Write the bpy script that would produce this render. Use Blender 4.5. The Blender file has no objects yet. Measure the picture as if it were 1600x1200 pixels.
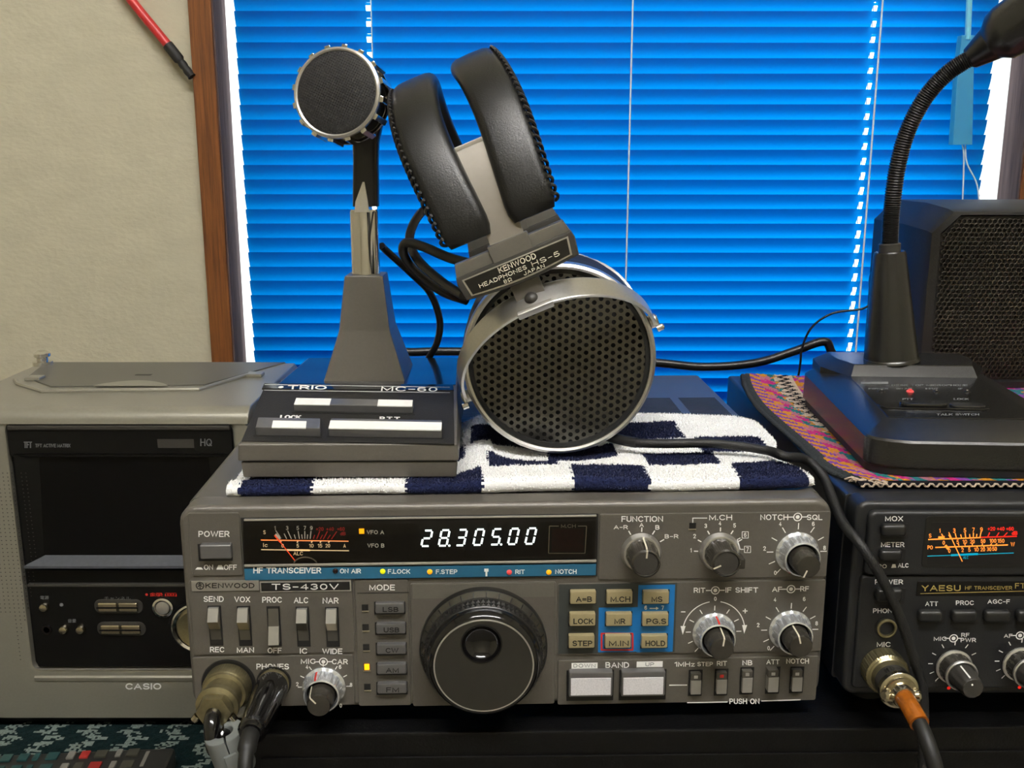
import bpy, bmesh, math, random
from mathutils import Matrix, Vector
random.seed(7)
SC = bpy.context.scene
COL = SC.collection
# ------------------------------------------------------------------ camera, world, exposure
# lengths below are millimetres of the real place (x right, y away, z up; z=0 is the top of the black case)
F_PX, PITCH, CAM = 1560.0, math.radians(12.7), Vector((0, -392, 240))
cam_data = bpy.data.cameras.new('camera'); cam = bpy.data.objects.new('camera', cam_data); COL.objects.link(cam)
cam_data.sensor_width = 36; cam_data.lens = 36 * F_PX / 1600; cam_data.clip_start = .01; cam_data.clip_end = 50
cam.location = CAM * .001; cam.rotation_euler = (math.pi / 2 - PITCH, 0, 0)
SC.camera = cam
SC.view_settings.view_transform = 'Standard'; SC.view_settings.look = 'None'
SC.view_settings.gamma = 1; SC.view_settings.use_curve_mapping = False
SC.view_settings.exposure = 0.0
W = bpy.data.worlds.new('daylight_sky'); SC.world = W; W.use_nodes = True
wn = W.node_tree.nodes; wl = W.node_tree.links
wtc = wn.new('ShaderNodeTexCoord'); wsep = wn.new('ShaderNodeSeparateXYZ'); wramp = wn.new('ShaderNodeValToRGB')
wl.new(wtc.outputs['Generated'], wsep.inputs[0]); wl.new(wsep.outputs['Z'], wramp.inputs[0])
wramp.color_ramp.elements[0].color = (.75, .8, .85, 1); wramp.color_ramp.elements[1].color = (.92, .97, 1.0, 1)
wl.new(wramp.outputs[0], wn['Background'].inputs[0])
wn['Background'].inputs[1].default_value = 6.0
FILL_W, LAMP_E = 16.0, 94.0
def area(name, loc, tgt, sx, sy, power, col):
    d = bpy.data.lights.new(name, 'AREA'); d.shape = 'RECTANGLE'; d.size = sx; d.size_y = sy; d.energy = power; d.color = col
    o = bpy.data.objects.new(name, d); COL.objects.link(o); o.location = loc
    o.rotation_euler = (Vector(tgt) - Vector(loc)).to_track_quat('-Z', 'Y').to_euler(); return o
area('outside_fill_right', (.75, 1.12, .40), (.36, .53, .2), .5, .7, FILL_W, (.95, .98, 1))  # added lamp outside the window, brightens the blind towards its right side

# ------------------------------------------------------------------ pixel -> point helpers
_c, _s = math.cos(PITCH), math.sin(PITCH)
def ray(x, y):
    a = (x - 800) / F_PX; b = (600 - y) / F_PX
    return Vector((a, _c + b * _s, -_s + b * _c))
def on_plane(x, y, p, n):
    d = ray(x, y); n = Vector(n); p = Vector(p)
    return CAM + d * ((p - CAM).dot(n) / d.dot(n))
def atY(x, y, Y): return on_plane(x, y, (0, Y, 0), (0, 1, 0))
def atZ(x, y, Z): return on_plane(x, y, (0, 0, Z), (0, 0, 1))
class Frame:
    """a thing's own axes; px() meets a line of sight with the thing's own plane y=const"""
    def __init__(s, o=(0, 0, 0), rz=0, ry=0, rx=0):
        s.M = Matrix.Translation(Vector(o)) @ Matrix.Rotation(math.radians(rz), 4, 'Z') @ Matrix.Rotation(math.radians(ry), 4, 'Y') @ Matrix.Rotation(math.radians(rx), 4, 'X')
        s.I = s.M.inverted()
    def plane(s, x, y, p, n):
        R = s.M.to_3x3()
        return s.I @ on_plane(x, y, s.M @ Vector(p), R @ Vector(n))
    def px(s, x, y, Y=0): return s.plane(x, y, (0, Y, 0), (0, 1, 0))
    def pz(s, x, y, Z): return s.plane(x, y, (0, 0, Z), (0, 0, 1))
    def loc(s, p): return s.I @ Vector(p)
WORLD = Frame()

# ------------------------------------------------------------------ materials
def lin(c):
    return tuple(((v / 255) / 12.92 if v / 255 <= .04045 else ((v / 255 + .055) / 1.055) ** 2.4) for v in c) + (1,)
def mat(name, c, r=.5, m=0, bump=0, bs=400, var=0, vs=None, spec=.5, coat=0, emit=0, ec=None, alpha=1, det=4, stretch=None, sheen=0):
    k = bpy.data.materials.new(name); k.use_nodes = True; nt = k.node_tree; N = nt.nodes; L = nt.links; b = N['Principled BSDF']
    b.inputs['Roughness'].default_value = r; b.inputs['Metallic'].default_value = m
    b.inputs['Specular IOR Level'].default_value = spec; b.inputs['Coat Weight'].default_value = coat; b.inputs['Coat Roughness'].default_value = .05
    if sheen: b.inputs['Sheen Weight'].default_value = sheen
    tc = N.new('ShaderNodeTexCoord'); mp = N.new('ShaderNodeMapping'); L.new(tc.outputs['Object'], mp.inputs[0])
    if stretch: mp.inputs['Scale'].default_value = stretch
    nz = N.new('ShaderNodeTexNoise'); nz.inputs['Scale'].default_value = vs or bs; nz.inputs['Detail'].default_value = det; L.new(mp.outputs[0], nz.inputs[0])
    rp = N.new('ShaderNodeValToRGB'); L.new(nz.outputs[0], rp.inputs[0])
    base = lin(c); rp.color_ramp.elements[0].position = .3; rp.color_ramp.elements[1].position = .7
    rp.color_ramp.elements[0].color = tuple(v * (1 - var) for v in base[:3]) + (1,)
    rp.color_ramp.elements[1].color = tuple(min(1, v * (1 + var)) for v in base[:3]) + (1,)
    L.new(rp.outputs[0], b.inputs['Base Color'])
    if bump:
        n2 = N.new('ShaderNodeTexNoise'); n2.inputs['Scale'].default_value = bs; n2.inputs['Detail'].default_value = det; L.new(mp.outputs[0], n2.inputs[0])
        bp = N.new('ShaderNodeBump'); bp.inputs['Strength'].default_value = bump; bp.inputs['Distance'].default_value = .001
        L.new(n2.outputs[0], bp.inputs['Height']); L.new(bp.outputs[0], b.inputs['Normal'])
    if emit:
        b.inputs['Emission Color'].default_value = lin(ec or c); b.inputs['Emission Strength'].default_value = emit
    return k
def glassy(name, tint, gloss=.06, rough=.02):
    k = bpy.data.materials.new(name); k.use_nodes = True; nt = k.node_tree; N = nt.nodes; L = nt.links; N.remove(N['Principled BSDF'])
    t = N.new('ShaderNodeBsdfTransparent'); t.inputs[0].default_value = lin(tint); g = N.new('ShaderNodeBsdfGlossy'); g.inputs['Roughness'].default_value = rough
    fr = N.new('ShaderNodeFresnel'); fr.inputs[0].default_value = 1.45
    mx = N.new('ShaderNodeMixShader'); L.new(fr.outputs[0], mx.inputs[0]); L.new(t.outputs[0], mx.inputs[1]); L.new(g.outputs[0], mx.inputs[2])
    L.new(mx.outputs[0], N['Material Output'].inputs[0]); return k
def translucent(name, col, trans, mixf=.6, gloss=.06, bs=60):
    k = bpy.data.materials.new(name); k.use_nodes = True; nt = k.node_tree; N = nt.nodes; L = nt.links; N.remove(N['Principled BSDF'])
    d = N.new('ShaderNodeBsdfDiffuse'); t = N.new('ShaderNodeBsdfTranslucent'); g = N.new('ShaderNodeBsdfGlossy'); g.inputs['Roughness'].default_value = .35
    tc = N.new('ShaderNodeTexCoord'); nz = N.new('ShaderNodeTexNoise'); nz.inputs['Scale'].default_value = bs; L.new(tc.outputs['Object'], nz.inputs[0])
    for nd, c in ((d, col), (t, trans)):
        r = N.new('ShaderNodeValToRGB'); b = lin(c); L.new(nz.outputs[0], r.inputs[0])
        r.color_ramp.elements[0].color = tuple(v * .97 for v in b[:3]) + (1,); r.color_ramp.elements[1].color = b; L.new(r.outputs[0], nd.inputs[0])
    m1 = N.new('ShaderNodeMixShader'); m1.inputs[0].default_value = mixf; L.new(d.outputs[0], m1.inputs[1]); L.new(t.outputs[0], m1.inputs[2])
    m2 = N.new('ShaderNodeMixShader'); m2.inputs[0].default_value = gloss; L.new(m1.outputs[0], m2.inputs[1]); L.new(g.outputs[0], m2.inputs[2])
    L.new(m2.outputs[0], N['Material Output'].inputs[0]); return k
def wood(name, c1, c2, sc=(220, 220, 9), rough=.5, sp=.4):
    k = bpy.data.materials.new(name); k.use_nodes = True; nt = k.node_tree; N = nt.nodes; L = nt.links; b = N['Principled BSDF']
    tc = N.new('ShaderNodeTexCoord'); mp = N.new('ShaderNodeMapping'); mp.inputs['Scale'].default_value = sc; L.new(tc.outputs['Object'], mp.inputs[0])
    nz = N.new('ShaderNodeTexNoise'); nz.inputs['Scale'].default_value = 1.6; nz.inputs['Detail'].default_value = 8; nz.inputs['Roughness'].default_value = .7; L.new(mp.outputs[0], nz.inputs[0])
    rp = N.new('ShaderNodeValToRGB'); rp.color_ramp.elements[0].position = .35; rp.color_ramp.elements[1].position = .62
    rp.color_ramp.elements[0].color = lin(c1); rp.color_ramp.elements[1].color = lin(c2); L.new(nz.outputs[0], rp.inputs[0]); L.new(rp.outputs[0], b.inputs['Base Color'])
    b.inputs['Roughness'].default_value = rough; b.inputs['Specular IOR Level'].default_value = sp; return k
K = {}
def _m(n, *a, **k): K[n] = mat(n, *a, **k)
_m('wallpaper', (194, 188, 164), .9, bump=.55, bs=170, var=.05, vs=30, spec=.2, det=8, stretch=(1, 1, 1.7))
_m('ceiling_paint', (235, 232, 220), .9, var=.02, bs=30)
_m('floor_boards', (128, 122, 114), .6, var=.1, bs=10)
K['brown_wood'] = wood('brown_wood', (78, 42, 16), (126, 76, 34))
K['jamb_wood'] = wood('jamb_wood', (66, 56, 56), (92, 78, 76), (220, 220, 9), .95, .05)
_m('gray_paint', (90, 86, 79), .38, m=.15, bump=.12, bs=2500, var=.04, vs=800)
_m('gray_paint_light', (104, 101, 93), .36, m=.3, bump=.1, bs=2500, var=.04, vs=800)
_m('gray_top', (78, 76, 70), .3, m=.2, spec=.8, bump=.12, bs=2200, var=.04, vs=800)
_m('groove_black', (16, 15, 14), .6, var=.1)
_m('black_plastic', (24, 23, 21), .35, var=.15, bump=.06, bs=1800)
_m('black_gloss', (14, 13, 13), .12, var=.1, coat=.3)
_m('knob_chrome', (236, 240, 244), .26, m=.8, var=.02)
_m('deck_gloss', (30, 30, 29), .2, var=.05, coat=.5)
_m('black_matte', (20, 19, 18), .65, var=.15, bump=.2, bs=1500)
_m('dark_gray', (52, 50, 46), .45, var=.1, bump=.1, bs=2000)
_m('knob_gray', (50, 47, 41), .22, var=.08, coat=.3)
_m('dial_face', (42, 40, 34), .55, m=.2, var=.06, bump=.12, bs=2500)
_m('chrome', (232, 230, 226), .13, m=1, var=.02)
_m('satin_silver', (222, 220, 216), .3, m=.9, var=.03, vs=900)
_m('aluminium', (200, 198, 192), .34, m=1, bump=.05, bs=1500, var=.04, vs=900, stretch=(1, 1, 1))
_m('grille_metal', (98, 96, 90), .26, m=.9, bump=.06, bs=2500, var=.05)
_m('brass', (150, 141, 108), .3, m=.85, var=.1, vs=600)
_m('nickel', (205, 196, 172), .2, m=1, var=.05)
_m('white_print', (248, 247, 242), .5, var=.02)
_m('cream_print', (214, 208, 186), .5, var=.02)
_m('black_print', (14, 13, 12), .5, var=.02)
_m('red_print', (200, 40, 30), .5, var=.02)
_m('gold_print', (190, 168, 96), .4, m=.4, var=.03)
_m('faint_print', (110, 112, 112), .5, var=.03)
_m('blue_strip', (36, 94, 124), .4, var=.04)
_m('blue_field', (20, 108, 172), .45, var=.04)
_m('dark_field', (52, 56, 54), .5, var=.05)
_m('key_tan', (156, 144, 108), .4, var=.04)
_m('button_gray', (112, 111, 110), .3, m=.5, var=.04)
_m('switch_light', (176, 174, 167), .28, m=.6, var=.03)
_m('switch_tan', (150, 140, 118), .3, m=.5, var=.03)
_m('switch_dark', (84, 81, 74), .35, m=.3, var=.04)
_m('band_white', (222, 220, 222), .4, var=.12, vs=1800)
_m('glow_white', (235, 255, 250), .4, emit=2.2, ec=(240, 255, 250))
_m('glow_dim', (60, 60, 56), .5)
_m('glow_orange', (255, 165, 10), .4, emit=1.6, ec=(255, 165, 10))
_m('glow_amber_scale', (255, 150, 60), .4, emit=1.0, ec=(255, 140, 50))
_m('glow_cream', (255, 226, 170), .4, emit=.75, ec=(255, 226, 170))
_m('glow_scale_gray', (214, 210, 190), .4, emit=.42, ec=(214, 210, 190))
_m('glow_red', (230, 40, 25), .4, emit=.75, ec=(230, 30, 20))
_m('glow_red_dim', (190, 40, 36), .4, emit=.4, ec=(190, 40, 36))
_m('glow_needle', (255, 84, 40), .4, emit=1.0, ec=(255, 84, 40))
_m('glow_cyan', (0, 150, 175), .4, emit=.7, ec=(0, 150, 175))
_m('lens_yellow', (225, 225, 20), .3, emit=.5, ec=(215, 225, 0))
_m('lens_orange', (240, 170, 20), .3, emit=.5, ec=(245, 160, 0))
_m('lens_red', (225, 80, 80), .3, emit=.25, ec=(225, 60, 60))
_m('lens_dark', (34, 14, 16), .2)
_m('display_back', (15, 12, 12), .5, var=.2)
_m('display_red', (52, 22, 18), .5, var=.3, vs=500)
K['smoke_pane'] = glassy('smoke_pane', (236, 232, 232))
K['window_glass'] = glassy('window_glass', (245, 250, 250))
_m('leather', (17, 17, 17), .36, bump=.16, bs=1700, var=.12, vs=500)
_m('leather_thread', (44, 43, 42), .5, var=.1)
_m('rubber', (15, 15, 15), .55, var=.1)
_m('cable_black', (18, 18, 18), .35, var=.1)
_m('braid', (17, 17, 18), .55, var=.3, bump=.3, bs=1500)
_m('terry_white', (252, 252, 250), .95, var=.01, bump=.3, bs=700, spec=.1, sheen=.2)
_m('terry_navy', (28, 35, 68), .95, var=.3, bump=.6, bs=700, spec=.1, sheen=.1)
_m('silver_shell', (146, 143, 130), .34, m=.45, bump=.04, bs=1800, var=.03, vs=700)
_m('lid_gray', (100, 98, 90), .4, m=.4, bump=.05, bs=1800, var=.03)
_m('tv_black', (11, 11, 11), .35, var=.1, spec=.25)
_m('strip_metal', (140, 134, 124), .45, m=.4, var=.03)
_m('dial_bevel', (96, 94, 86), .24, m=.8, var=.05)
_m('tv_screen', (6, 6, 7), .3, var=.1, spec=.2)
_m('tv_ledge', (64, 67, 72), .5, var=.1)
_m('case_black', (6, 6, 6), .5, spec=.25, bump=.2, bs=900, var=.2)
_m('yaesu_black', (27, 28, 30), .4, bump=.12, bs=2000, var=.08)
_m('yaesu_button', (30, 30, 29), .35, var=.1)
_m('yaesu_top', (26, 28, 32), .3, spec=.7, bump=.12, bs=2000, var=.1)
_m('mic_black', (24, 23, 22), .26, spec=.75, bump=.1, bs=1600, var=.08)
_m('mic_panel', (16, 16, 15), .18, bump=.15, bs=700, var=.2, coat=.2)
_m('speaker_black', (20, 20, 20), .45, bump=.15, bs=1500, var=.1)
_m('speaker_mesh', (58, 54, 44), .4, m=.5, var=.25, vs=60)
_m('red_cable', (190, 42, 44), .4, var=.05)
_m('orange_sleeve', (150, 82, 14), .25, var=.2, coat=.3)
_m('clamp_gray', (112, 116, 114), .45, var=.04)
_m('desk_top', (70, 55, 42), .5, var=.1)
_m('cloth_teal', (12, 27, 28), .95, bump=.5, bs=900, var=.35, vs=700, spec=.1)
_m('cloth_white', (104, 114, 108), .95, bump=.5, bs=900, var=.35, vs=900, spec=.1)
_m('remote_gray', (30, 30, 28), .5, var=.08)
_m('remote_olive', (56, 55, 46), .5, var=.05); _m('remote_teal', (22, 58, 58), .5, var=.08); _m('remote_red', (140, 34, 30), .5); _m('remote_cream', (112, 110, 102), .5)
for n, c in (('yarn_gray', (50, 53, 54)), ('yarn_purple', (112, 62, 140)), ('yarn_orange', (186, 126, 36)), ('yarn_pink', (172, 40, 112)), ('yarn_teal', (36, 104, 108)), ('yarn_black', (22, 20, 24)), ('yarn_cream', (190, 172, 152)), ('yarn_rose', (164, 102, 116))):
    _m(n, c, .95, bump=.7, bs=1200, var=.18, vs=900, spec=.1)
_m('wand_clear', (120, 200, 226), .15, spec=.4)
_m('cord_white', (215, 225, 228), .8)
_m('lamp_glow', (255, 250, 226), .5, emit=LAMP_E, ec=(253, 251, 252))
K['slat_blue'] = translucent('slat_blue', (0, 44, 96), (0, 112, 180), .6, .02)
K['wand_tassel'] = translucent('wand_tassel', (90, 190, 220), (120, 215, 240), .6)


# lettering: single-line letterforms given a stroke width
def _arc(cx, cy, rx, ry, a0, a1, n=9): return [(cx + rx * math.cos(math.radians(a0 + (a1 - a0) * i / n)), cy + ry * math.sin(math.radians(a0 + (a1 - a0) * i / n))) for i in range(n + 1)]
_O = lambda w: _arc(w / 2, .5, w / 2, .5, 90, 450, 20)
GL = {'A': (.68, [[(0, 0), (.34, 1), (.68, 0)], [(.13, .34), (.55, .34)]]),
 'B': (.56, [[(0, 0), (0, 1), (.3, 1)] + _arc(.3, .76, .22, .24, 90, -90, 7) + [(0, .52)], [(.3, .52)] + _arc(.3, .26, .26, .26, 90, -90, 7) + [(0, 0)]]),
 'C': (.62, [_arc(.34, .5, .34, .5, 42, 318, 16)]), 'D': (.6, [[(0, 0), (0, 1), (.24, 1)] + _arc(.24, .5, .36, .5, 90, -90, 12) + [(0, 0)]]),
 'E': (.52, [[(.52, 1), (0, 1), (0, 0), (.52, 0)], [(0, .52), (.46, .52)]]), 'F': (.5, [[(.5, 1), (0, 1), (0, 0)], [(0, .52), (.44, .52)]]),
 'G': (.66, [_arc(.34, .5, .34, .5, 42, 300, 16) + [(.66, .2), (.66, .46), (.38, .46)]]), 'H': (.6, [[(0, 0), (0, 1)], [(.6, 0), (.6, 1)], [(0, .52), (.6, .52)]]),
 'I': (.0, [[(0, 0), (0, 1)]]), 'J': (.42, [[(.42, 1), (.42, .25)] + _arc(.21, .25, .21, .25, 0, -180, 8)]), 'K': (.58, [[(0, 0), (0, 1)], [(.56, 1), (0, .38)], [(.2, .6), (.58, 0)]]),
 'L': (.48, [[(0, 1), (0, 0), (.48, 0)]]), 'M': (.72, [[(0, 0), (0, 1), (.36, .12), (.72, 1), (.72, 0)]]), 'N': (.6, [[(0, 0), (0, 1), (.6, 0), (.6, 1)]]),
 'O': (.7, [_O(.7)]), 'P': (.54, [[(0, 0), (0, 1), (.28, 1)] + _arc(.28, .72, .26, .28, 90, -90, 8) + [(0, .44)]]), 'Q': (.7, [_O(.7), [(.44, .26), (.7, -.02)]]),
 'R': (.58, [[(0, 0), (0, 1), (.3, 1)] + _arc(.3, .73, .26, .27, 90, -90, 8) + [(0, .46)], [(.3, .46), (.58, 0)]]),
 'S': (.56, [_arc(.28, .745, .26, .255, 28, 270, 11) + _arc(.28, .25, .28, .25, 82, -152, 11)]), 'T': (.6, [[(0, 1), (.6, 1)], [(.3, 1), (.3, 0)]]),
 'U': (.58, [[(0, 1), (0, .28)] + _arc(.29, .28, .29, .28, 180, 360, 9) + [(.58, 1)]]), 'V': (.64, [[(0, 1), (.32, 0), (.64, 1)]]), 'W': (.96, [[(0, 1), (.24, 0), (.48, 1), (.72, 0), (.96, 1)]]),
 'X': (.6, [[(0, 0), (.6, 1)], [(0, 1), (.6, 0)]]), 'Y': (.62, [[(0, 1), (.31, .46), (.62, 1)], [(.31, .46), (.31, 0)]]), 'Z': (.56, [[(0, 1), (.56, 1), (0, 0), (.56, 0)]]),
 '0': (.5, [_O(.5)]), '1': (.24, [[(0, .78), (.24, 1), (.24, 0)]]), '2': (.5, [_arc(.25, .74, .25, .26, 170, -25, 9) + [(0, 0), (.5, 0)]]),
 '3': (.5, [_arc(.24, .75, .23, .25, 150, -90, 9), _arc(.24, .26, .26, .26, 90, -150, 10)]), '4': (.54, [[(.4, 0), (.4, 1), (0, .28), (.54, .28)]]),
 '5': (.5, [[(.46, 1), (.08, 1), (.03, .54)] + _arc(.24, .31, .26, .31, 125, -150, 11)]), '6': (.5, [_arc(.25, .31, .25, .31, 90, 450, 14), [(.0, .34)] + _arc(.27, .6, .27, .4, 190, 50, 8)]),
 '7': (.5, [[(0, 1), (.5, 1), (.17, 0)]]), '8': (.5, [_arc(.25, .76, .22, .24, -90, 270, 14), _arc(.25, .26, .25, .26, 90, 450, 14)]),
 '9': (.5, [_arc(.25, .69, .25, .31, 90, 450, 14), [(.5, .66)] + _arc(.23, .4, .27, .4, 10, -130, 8)]),
 '-': (.36, [[(0, .45), (.36, .45)]]), '+': (.5, [[(0, .45), (.5, .45)], [(.25, .18), (.25, .72)]]), '=': (.46, [[(0, .32), (.46, .32)], [(0, .62), (.46, .62)]]), '.': (.0, [[(0, 0), (0, .06)]]),
 'c': (.42, [_arc(.23, .34, .23, .34, 42, 318, 12)]), 'd': (.44, [[(.44, 0), (.44, 1)], _arc(.22, .33, .22, .33, 90, 450, 14)]), 'z': (.4, [[(0, .66), (.4, .66), (0, 0), (.4, 0)]]),
 'Ω': (.62, [[(0, 0), (.2, 0)] + _arc(.31, .58, .3, .42, 248, -68, 14) + [(.42, 0), (.62, 0)]]), ' ': (.2, [])}
GAP = .26
def strokes(t, aspect, bold):
    """faces of the lettering in a box of height 1 and width aspect"""
    sw = .135 + bold * 2.2
    nat = sum(GL[ch][0] + GAP for ch in t) - GAP; k = (aspect - sw) / max(nat, .05); hh = 1 - sw; V = []; Fc = []; x = 0
    for ch in t:
        w, pl = GL[ch]
        for p in pl:
            q = [Vector((sw / 2 + (x + a) * k, sw / 2 + b * hh)) for a, b in p]; cl = (q[0] - q[-1]).length < 1e-4 and len(q) > 4
            if cl: q = q[:-1]
            n = len(q); L = []; R = []
            for i in range(n):
                a = q[(i - 1) % n] if (cl or i > 0) else None; b = q[(i + 1) % n] if (cl or i < n - 1) else None
                d1 = (q[i] - a).normalized() if a is not None else None; d2 = (b - q[i]).normalized() if b is not None else None
                if d1 is None: d1 = d2
                if d2 is None: d2 = d1
                n1 = Vector((-d1.y, d1.x)); n2 = Vector((-d2.y, d2.x)); m = n1 + n2
                if m.length < .3: m = n1; f = 1
                else: m.normalize(); f = min(1.7, 1 / max(.3, m.dot(n1)))
                ext = Vector((0, 0))
                if not cl and i == 0: ext = -d1 * sw * .5
                if not cl and i == n - 1: ext = d2 * sw * .5
                L.append(q[i] + m * f * sw / 2 + ext); R.append(q[i] - m * f * sw / 2 + ext)
            o = len(V); V += L + R
            for i in range(n if cl else n - 1): j = (i + 1) % n; Fc.append((o + i, o + n + i, o + n + j, o + j))
        x += w + GAP
    return [(min(1.02, max(-.02, v.x / aspect)), min(1.02, max(-.02, v.y))) for v in V], Fc

# ------------------------------------------------------------------ mesh builder
class MB:
    def __init__(s, fr=WORLD): s.v = []; s.f = []; s.m = []; s.fr = fr; s.names = []
    def mi(s, n):
        if n not in s.names: s.names.append(n)
        return s.names.index(n)
    def add(s, V, F, m):
        o = len(s.v); i = s.mi(m)
        s.v.extend(tuple(p) for p in V)
        for f in F: s.f.append(tuple(o + q for q in f)); s.m.append(i)
    def bm(s, b, m, M=None):
        b.verts.index_update(); o = len(s.v); i = s.mi(m)
        for v in b.verts: s.v.append(tuple(M @ v.co) if M else tuple(v.co))
        for f in b.faces: s.f.append(tuple(o + v.index for v in f.verts)); s.m.append(i)
        b.free()
    def bx(s, x0, x1, y0, y1, z0, z1, m, bev=0, seg=2, M=None):
        b = bmesh.new(); bmesh.ops.create_cube(b, size=1)
        for v in b.verts: v.co = Vector(((x0 + x1) / 2 + v.co.x * (x1 - x0), (y0 + y1) / 2 + v.co.y * (y1 - y0), (z0 + z1) / 2 + v.co.z * (z1 - z0)))
        if bev: bmesh.ops.bevel(b, geom=list(b.edges), offset=min(bev, .49 * min(abs(x1 - x0), abs(y1 - y0), abs(z1 - z0))), segments=seg, affect='EDGES', profile=.5)
        s.bm(b, m, M)
    def hexa(s, P, m, bev=0, seg=2):
        """8 points: bottom ring then top ring"""
        b = bmesh.new(); vs = [b.verts.new(p) for p in P]
        for q in ((3, 2, 1, 0), (4, 5, 6, 7), (0, 1, 5, 4), (1, 2, 6, 5), (2, 3, 7, 6), (3, 0, 4, 7)): b.faces.new([vs[i] for i in q])
        bmesh.ops.recalc_face_normals(b, faces=list(b.faces))
        if bev: bmesh.ops.bevel(b, geom=list(b.edges), offset=bev, segments=seg, affect='EDGES', profile=.5)
        s.bm(b, m)
    def prism(s, poly, ax, t0, t1, m, bev=0, seg=2, capm=None):
        def P(a, c, t): return {'x': (t, a, c), 'y': (a, t, c), 'z': (a, c, t)}[ax]
        b = bmesh.new(); n = len(poly)
        A = [b.verts.new(P(a, c, t0)) for a, c in poly]; B = [b.verts.new(P(a, c, t1)) for a, c in poly]
        f0 = b.faces.new(A[::-1]); f1 = b.faces.new(B)
        for i in range(n): b.faces.new((A[i], A[(i + 1) % n], B[(i + 1) % n], B[i]))
        bmesh.ops.recalc_face_normals(b, faces=list(b.faces))
        if bev: bmesh.ops.bevel(b, geom=[e for e in b.edges if len({e.verts[0] in A, e.verts[1] in A}) == 1], offset=bev, segments=seg, affect='EDGES', profile=.5)
        s.bm(b, m)
    def loft(s, rings, m, close=True, cap=True):
        n = len(rings[0]); V = [p for r in rings for p in r]; Fc = []
        for i in range(len(rings) - 1):
            for j in range(n if close else n - 1):
                a = i * n + j; b = i * n + (j + 1) % n; Fc.append((a, b, b + n, a + n))
        if cap: Fc.append(tuple(range(n))[::-1]); Fc.append(tuple((len(rings) - 1) * n + j for j in range(n)))
        s.add(V, Fc, m)
    def lathe(s, prof, o, d, n=40, m='chrome', flute=None, cap=True):
        d = Vector(d).normalized(); o = Vector(o); a = d.orthogonal().normalized()
        if abs(d.z) < .99: a = d.cross(Vector((0, 0, 1))).normalized()
        b = d.cross(a)
        rings = []
        for k, (r, t) in enumerate(prof):
            R = []
            for j in range(n):
                th = 2 * math.pi * j / n; rr = r
                if flute and flute[2] <= k <= flute[3]: rr = r - flute[1] * (0.5 + .5 * math.cos(flute[0] * th)) ** 2
                R.append(o + d * t + (a * math.cos(th) + b * math.sin(th)) * rr)
            rings.append(R)
        s.loft(rings, m, True, cap)
    def tube(s, pts, r, n=10, m='cable_black', cap=True, wv=0):
        pts = [Vector(p) for p in pts]; rings = []; up = Vector((0.13, .21, 1)).normalized(); pa = None
        for i, p in enumerate(pts):
            t = (pts[min(i + 1, len(pts) - 1)] - pts[max(i - 1, 0)]).normalized()
            a = (pa - t * pa.dot(t)) if pa else t.cross(up)
            if a.length < 1e-4: a = t.orthogonal()
            a.normalize(); pa = a; b = t.cross(a)
            rr = r[i] if isinstance(r, (list, tuple)) else (r(i) if callable(r) else r)
            rings.append([p + (a * math.cos(2 * math.pi * j / n) + b * math.sin(2 * math.pi * j / n)) * (rr + wv * (-1) ** (i + j)) for j in range(n)])
        s.loft(rings, m, True, cap)
    def quad(s, P, m): s.add(P, [tuple(range(len(P)))], m)
    def line(s, a, b, w, m, n=(0, -1, 0)):
        a = Vector(a); b = Vector(b); t = (b - a).normalized(); q = t.cross(Vector(n)).normalized() * (w / 2)
        s.quad([a + q, a - q, b - q, b + q], m)
    def poly(s, pts, w, m, n=(0, -1, 0)):
        for a, b in zip(pts, pts[1:]): s.line(a, b, w, m, n)
    def txt(s, t, TL, TR, BR, BL, m, bold=.012):
        TL, TR, BR, BL = map(Vector, (TL, TR, BR, BL))
        V, Fc = strokes(t, ((TR - TL).length + (BR - BL).length) / ((TL - BL).length + (TR - BR).length), bold) if all(ch in GL for ch in t) else glyphs(t, 0)
        s.add([(BL * (1 - u) + BR * u) * (1 - w) + (TL * (1 - u) + TR * u) * w for u, w in V], Fc, m)
    def build(s, name, parent=None, angle=38, flip=False, **props):
        me = bpy.data.meshes.new(name); M = s.fr.I if False else None
        me.from_pydata([(a * .001, b * .001, c * .001) for a, b, c in s.v], [], s.f)
        for n in s.names: me.materials.append(K[n])
        me.polygons.foreach_set('material_index', s.m)
        me.polygons.foreach_set('use_smooth', [True] * len(s.f))
        b = bmesh.new(); b.from_mesh(me); bmesh.ops.recalc_face_normals(b, faces=list(b.faces)); b.to_mesh(me); b.free()
        me.set_sharp_from_angle(angle=math.radians(angle)); me.update()
        o = bpy.data.objects.new(name, me); COL.objects.link(o)
        if parent: o.parent = parent
        if angle < 170 and len(s.f) < 20000:
            w = o.modifiers.new('weighted_normals', 'WEIGHTED_NORMAL'); w.keep_sharp = True; w.weight = 60
        for k, v in props.items(): o[k] = v
        return o
_gc = {}
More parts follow.
